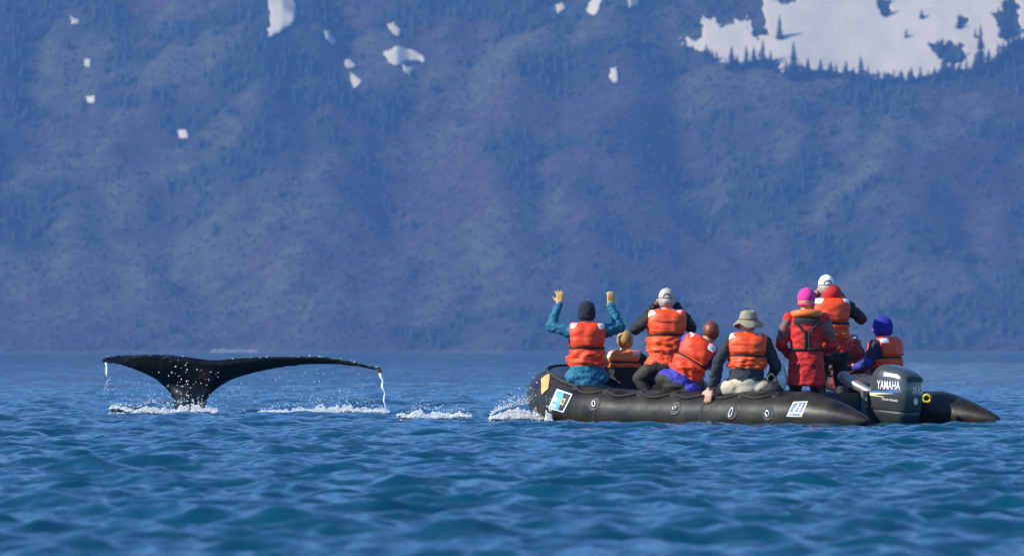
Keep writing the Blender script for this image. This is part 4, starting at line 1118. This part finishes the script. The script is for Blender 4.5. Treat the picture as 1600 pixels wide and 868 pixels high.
# low in the boat, fair hair
person('fair haired child in orange collar vest sitting low behind the teal jacket', place(976, 636, 0.35), R(-12), neck=(0, 0.02, 0.56), arms=[((-0.26, 0.12, 0.30), (-0.12, 0.32, 0.26)), ((0.28, 0.10, 0.30), (0.20, 0.34, 0.24))],
    legs=[((-0.12, 0.36, 0.20), (-0.12, 0.48, -0.04)), ((0.14, 0.36, 0.20), (0.14, 0.48, -0.04))], top=M_blackf, legm=M_blackf, vest='full', vest_mat=M_orange2, hair=M_blond, bulk=0.98, vest_t=(0.70, 0.82))
# cap, camera at the eye, kneeling
b3, T3, H3, _ = person('passenger in beige cap and black sleeves kneeling high and taking a picture', place(1042, 582, 0.42), R(3), neck=(0.0, 0.03, 0.63), arms=[((-0.33, 0.12, 0.46), (-0.10, 0.28, 0.72)), ((0.27, 0.16, 0.48), (0.11, 0.28, 0.72))],
    hands={-1: dict(d=(0.5, 0.3, 0.8), nrm=(1, -0.2, 0), thumb=1, curl=0.9), 1: dict(d=(-0.5, 0.3, 0.8), nrm=(-1, -0.2, 0), thumb=-1, curl=0.9)},
    legs=[((-0.30, 0.04, -0.06), (-0.14, -0.02, -0.33)), ((0.05, 0.32, -0.12), (0.10, 0.06, -0.33))], top=M_orange, sleeve=M_blackf, upper_sleeve=M_blackf, legm=M_olive, hips=1.15, headwear='cap', hw_mat=M_capb, hair=M_grey, bulk=1.12, slot=True, vest_mat=M_bright_orange)
camera_thing('black camera held to the eye of the passenger in the beige cap', b3.matrix_basis @ (H3 + Vector((0, 0.16, 0.0))), R(3), 1.15)
# leaning right
person('auburn haired passenger in royal blue jacket leaning over to the right', place(1060, 614, 1.0), R(-8), neck=(0.255, 0.06, 0.53), head=(0.335, 0.12, 0.645), arms=[((0.02, 0.30, 0.42), (0.18, 0.48, 0.32)), ((0.40, 0.10, 0.26), (0.36, 0.34, 0.12))],
    legs=SIT, top=M_royal, legm=M_olive, hips=1.3, hair=M_redhair, bulk=1.0, hem=0.06, hem_mat=M_royal, turn=R(-4), cut=0.0, vest_mat=M_red_orange)
# bucket hat
person('passenger in beige bucket hat and khaki trousers sitting with one hand on the tube', place(1166, 620, 1.0), R(-2), neck=(0.02, 0.03, 0.63), arms=[((-0.30, -0.02, 0.36), (-0.365, -0.06, 0.11)), ((0.31, 0.06, 0.32), (0.24, 0.30, 0.18))],
    hands={-1: dict(d=(-0.25, -0.15, -0.9), nrm=(0.3, 0.8, -0.3), thumb=-1, curl=0.5), 1: dict(d=(-0.2, 1, -0.1), nrm=(-0.2, 0, -1), thumb=1, curl=0.8)},
    legs=SIT, top=M_slate, legm=M_khaki, hips=1.42, headwear='bucket', hw_mat=M_hat, hair=M_grey, bulk=1.10, voxel=0.013, vest_t=(0.36, 0.62), cut=0.075, vest_mat=M_bright_orange)
# pink hat, standing with bent knees
person('passenger in pink knit hat and long red jacket with grey shoulder panels', place(1260, 584, 0.45), R(2), neck=(0, 0.0, 0.63), arms=[((-0.27, 0.02, 0.32), (-0.18, 0.22, 0.20)), ((0.28, 0.04, 0.30), (0.20, 0.26, 0.24))],
    legs=[((-0.10, 0.26, -0.14), (-0.10, 0.02, -0.33)), ((0.12, 0.24, -0.14), (0.12, 0.0, -0.33))], top=M_red, sleeve=M_red, upper_sleeve=M_greyp, legm=M_blackf, glove=M_blackf, vest='collar', vest_mat=M_orange2, hem=-0.12, hem_mat=M_red, hips=0.8, arm_panel=True, cut=None, beanie_low=-0.05, headwear='beanie', hw_mat=M_pink, hair=M_blond, bulk=1.08)
# tall, white cap, red hood
b7, T7, H7, _ = person('tallest passenger, white cap and red hood, standing and taking a picture', place(1299, 563, -0.15), R(6), neck=(0, 0.02, 0.62), arms=[((-0.28, 0.14, 0.46), (-0.12, 0.28, 0.70)), ((0.33, 0.08, 0.44), (0.12, 0.28, 0.68))],
    hands={-1: dict(d=(0.5, 0.3, 0.8), nrm=(1, -0.2, 0), thumb=1, curl=0.9), 1: dict(d=(-0.5, 0.3, 0.8), nrm=(-1, -0.2, 0), thumb=-1, curl=0.9)},
    head=(-0.045, 0.06, 0.78), legs=[((-0.10, 0.20, -0.26), (-0.10, 0.02, -0.47)), ((0.12, 0.20, -0.20), (0.12, 0.0, -0.47))], top=M_red, sleeve=M_maroon, upper_sleeve=M_blackf, legm=M_blackf, headwear='cap', hw_mat=M_capw, hair=M_grey, bulk=1.05)
hood(b7, H7 + Vector((0.05, 0, 0)), M_red)
camera_thing('black camera held up by the tallest passenger in the white cap', b7.matrix_basis @ (H7 + Vector((0.02, 0.16, 0.0))), R(6))
# mostly hidden
person('passenger in dark maroon vest almost hidden behind the tall one in the white cap', place(1331, 612, -0.95), R(30), neck=(-0.10, 0.06, 0.52), head=(-0.17, 0.10, 0.65), arms=[((-0.28, 0.18, 0.30), (-0.10, 0.34, 0.22)), ((0.20, 0.10, 0.28), (0.16, 0.34, 0.20))],
    legs=SIT, top=M_maroon, legm=M_blackf, vest='full', vest_mat=M_maroon, hair=M_grey)
# blue hat at the stern
person('passenger in royal blue knit hat and navy jacket sitting behind the motor', place(1388, 612, -0.98), R(52), neck=(0, 0.04, 0.53), head=(0.0, 0.08, 0.68), hyaw=R(10), arms=[((-0.24, 0.10, 0.30), (-0.12, 0.34, 0.26)), ((0.27, 0.08, 0.28), (0.18, 0.32, 0.24))],
    legs=SIT, top=M_navyf, sleeve=M_royal, upper_sleeve=M_navyf, legm=M_blackf, headwear='beanie', hw_mat=M_bluek, bulk=1.0, vest_t=(0.36, 0.6))

# bags beside the bucket hat
M_bag = mat('white_plastic_bag', (0.72, 0.82, 0.84), 0.45, var=0.1, scale=8, bump=0.03, bscale=12)
def bag(name, loc, size, m, label, seed):
    v, f = ellipsoid((0, 0, 0), (1, 1, 1), None, True); vv = []
    for q in v:
        q = Vector(q); k = 1 + 0.22 * noise.noise(q * 1.7 + Vector((seed, 0, 0))) + 0.10 * noise.noise(q * 4.5)
        vv.append((q.x * size[0] * k * (1 - 0.35 * q.z), q.y * size[1] * k, max(-0.9, q.z) * size[2] * k))
    o = mesh_obj(name, vv, f, m); o.location = loc; tag(o, label, 'bag'); return o
bag('plastic_bag', place(1220, 588, 0.62), (0.065, 0.07, 0.16), M_bag, 'crumpled white plastic bag between the bucket hat and the red jacket', 2.0)
bk = bag('shoulder_bag', place(1208, 607, 0.92), (0.10, 0.09, 0.085), M_blackf, 'black shoulder bag on the tube right of the khaki trousers', 5.0)
tube_obj('bag_strap', [(-0.05, 0, 0.05, 0.010), (-0.06, 0, 0.12, 0.010), (-0.02, 0, 0.16, 0.010), (0.03, 0, 0.11, 0.010), (0.05, 0, 0.05, 0.010)], M_greyp, bk, 8)

# ------------------------------------------------------------------ haze: one closed box of even, pale blue air
def build_haze():
    bm = bmesh.new()
    bmesh.ops.create_cube(bm, size=1.0)
    lo, hi = Vector((-3600, -420, -60)), Vector((3600, 9900, 1250))
    for v in bm.verts:
        v.co = Vector([lo[k] if v.co[k] < 0 else hi[k] for k in range(3)])
    m = bpy.data.materials.new('haze_air'); m.use_nodes = True
    nt = m.node_tree; nt.nodes.remove(nt.nodes['Principled BSDF'])
    pv = nt.nodes.new('ShaderNodeVolumePrincipled')
    pv.inputs['Color'].default_value = HAZE_COLOR + (1,)
    pv.inputs['Density'].default_value = HAZE_DENSITY
    nt.links.new(pv.outputs[0], nt.nodes['Material Output'].inputs['Volume'])
    tag(bm_obj('haze', bm, m), 'thin blue haze in the air', 'haze', kind='stuff')
build_haze()
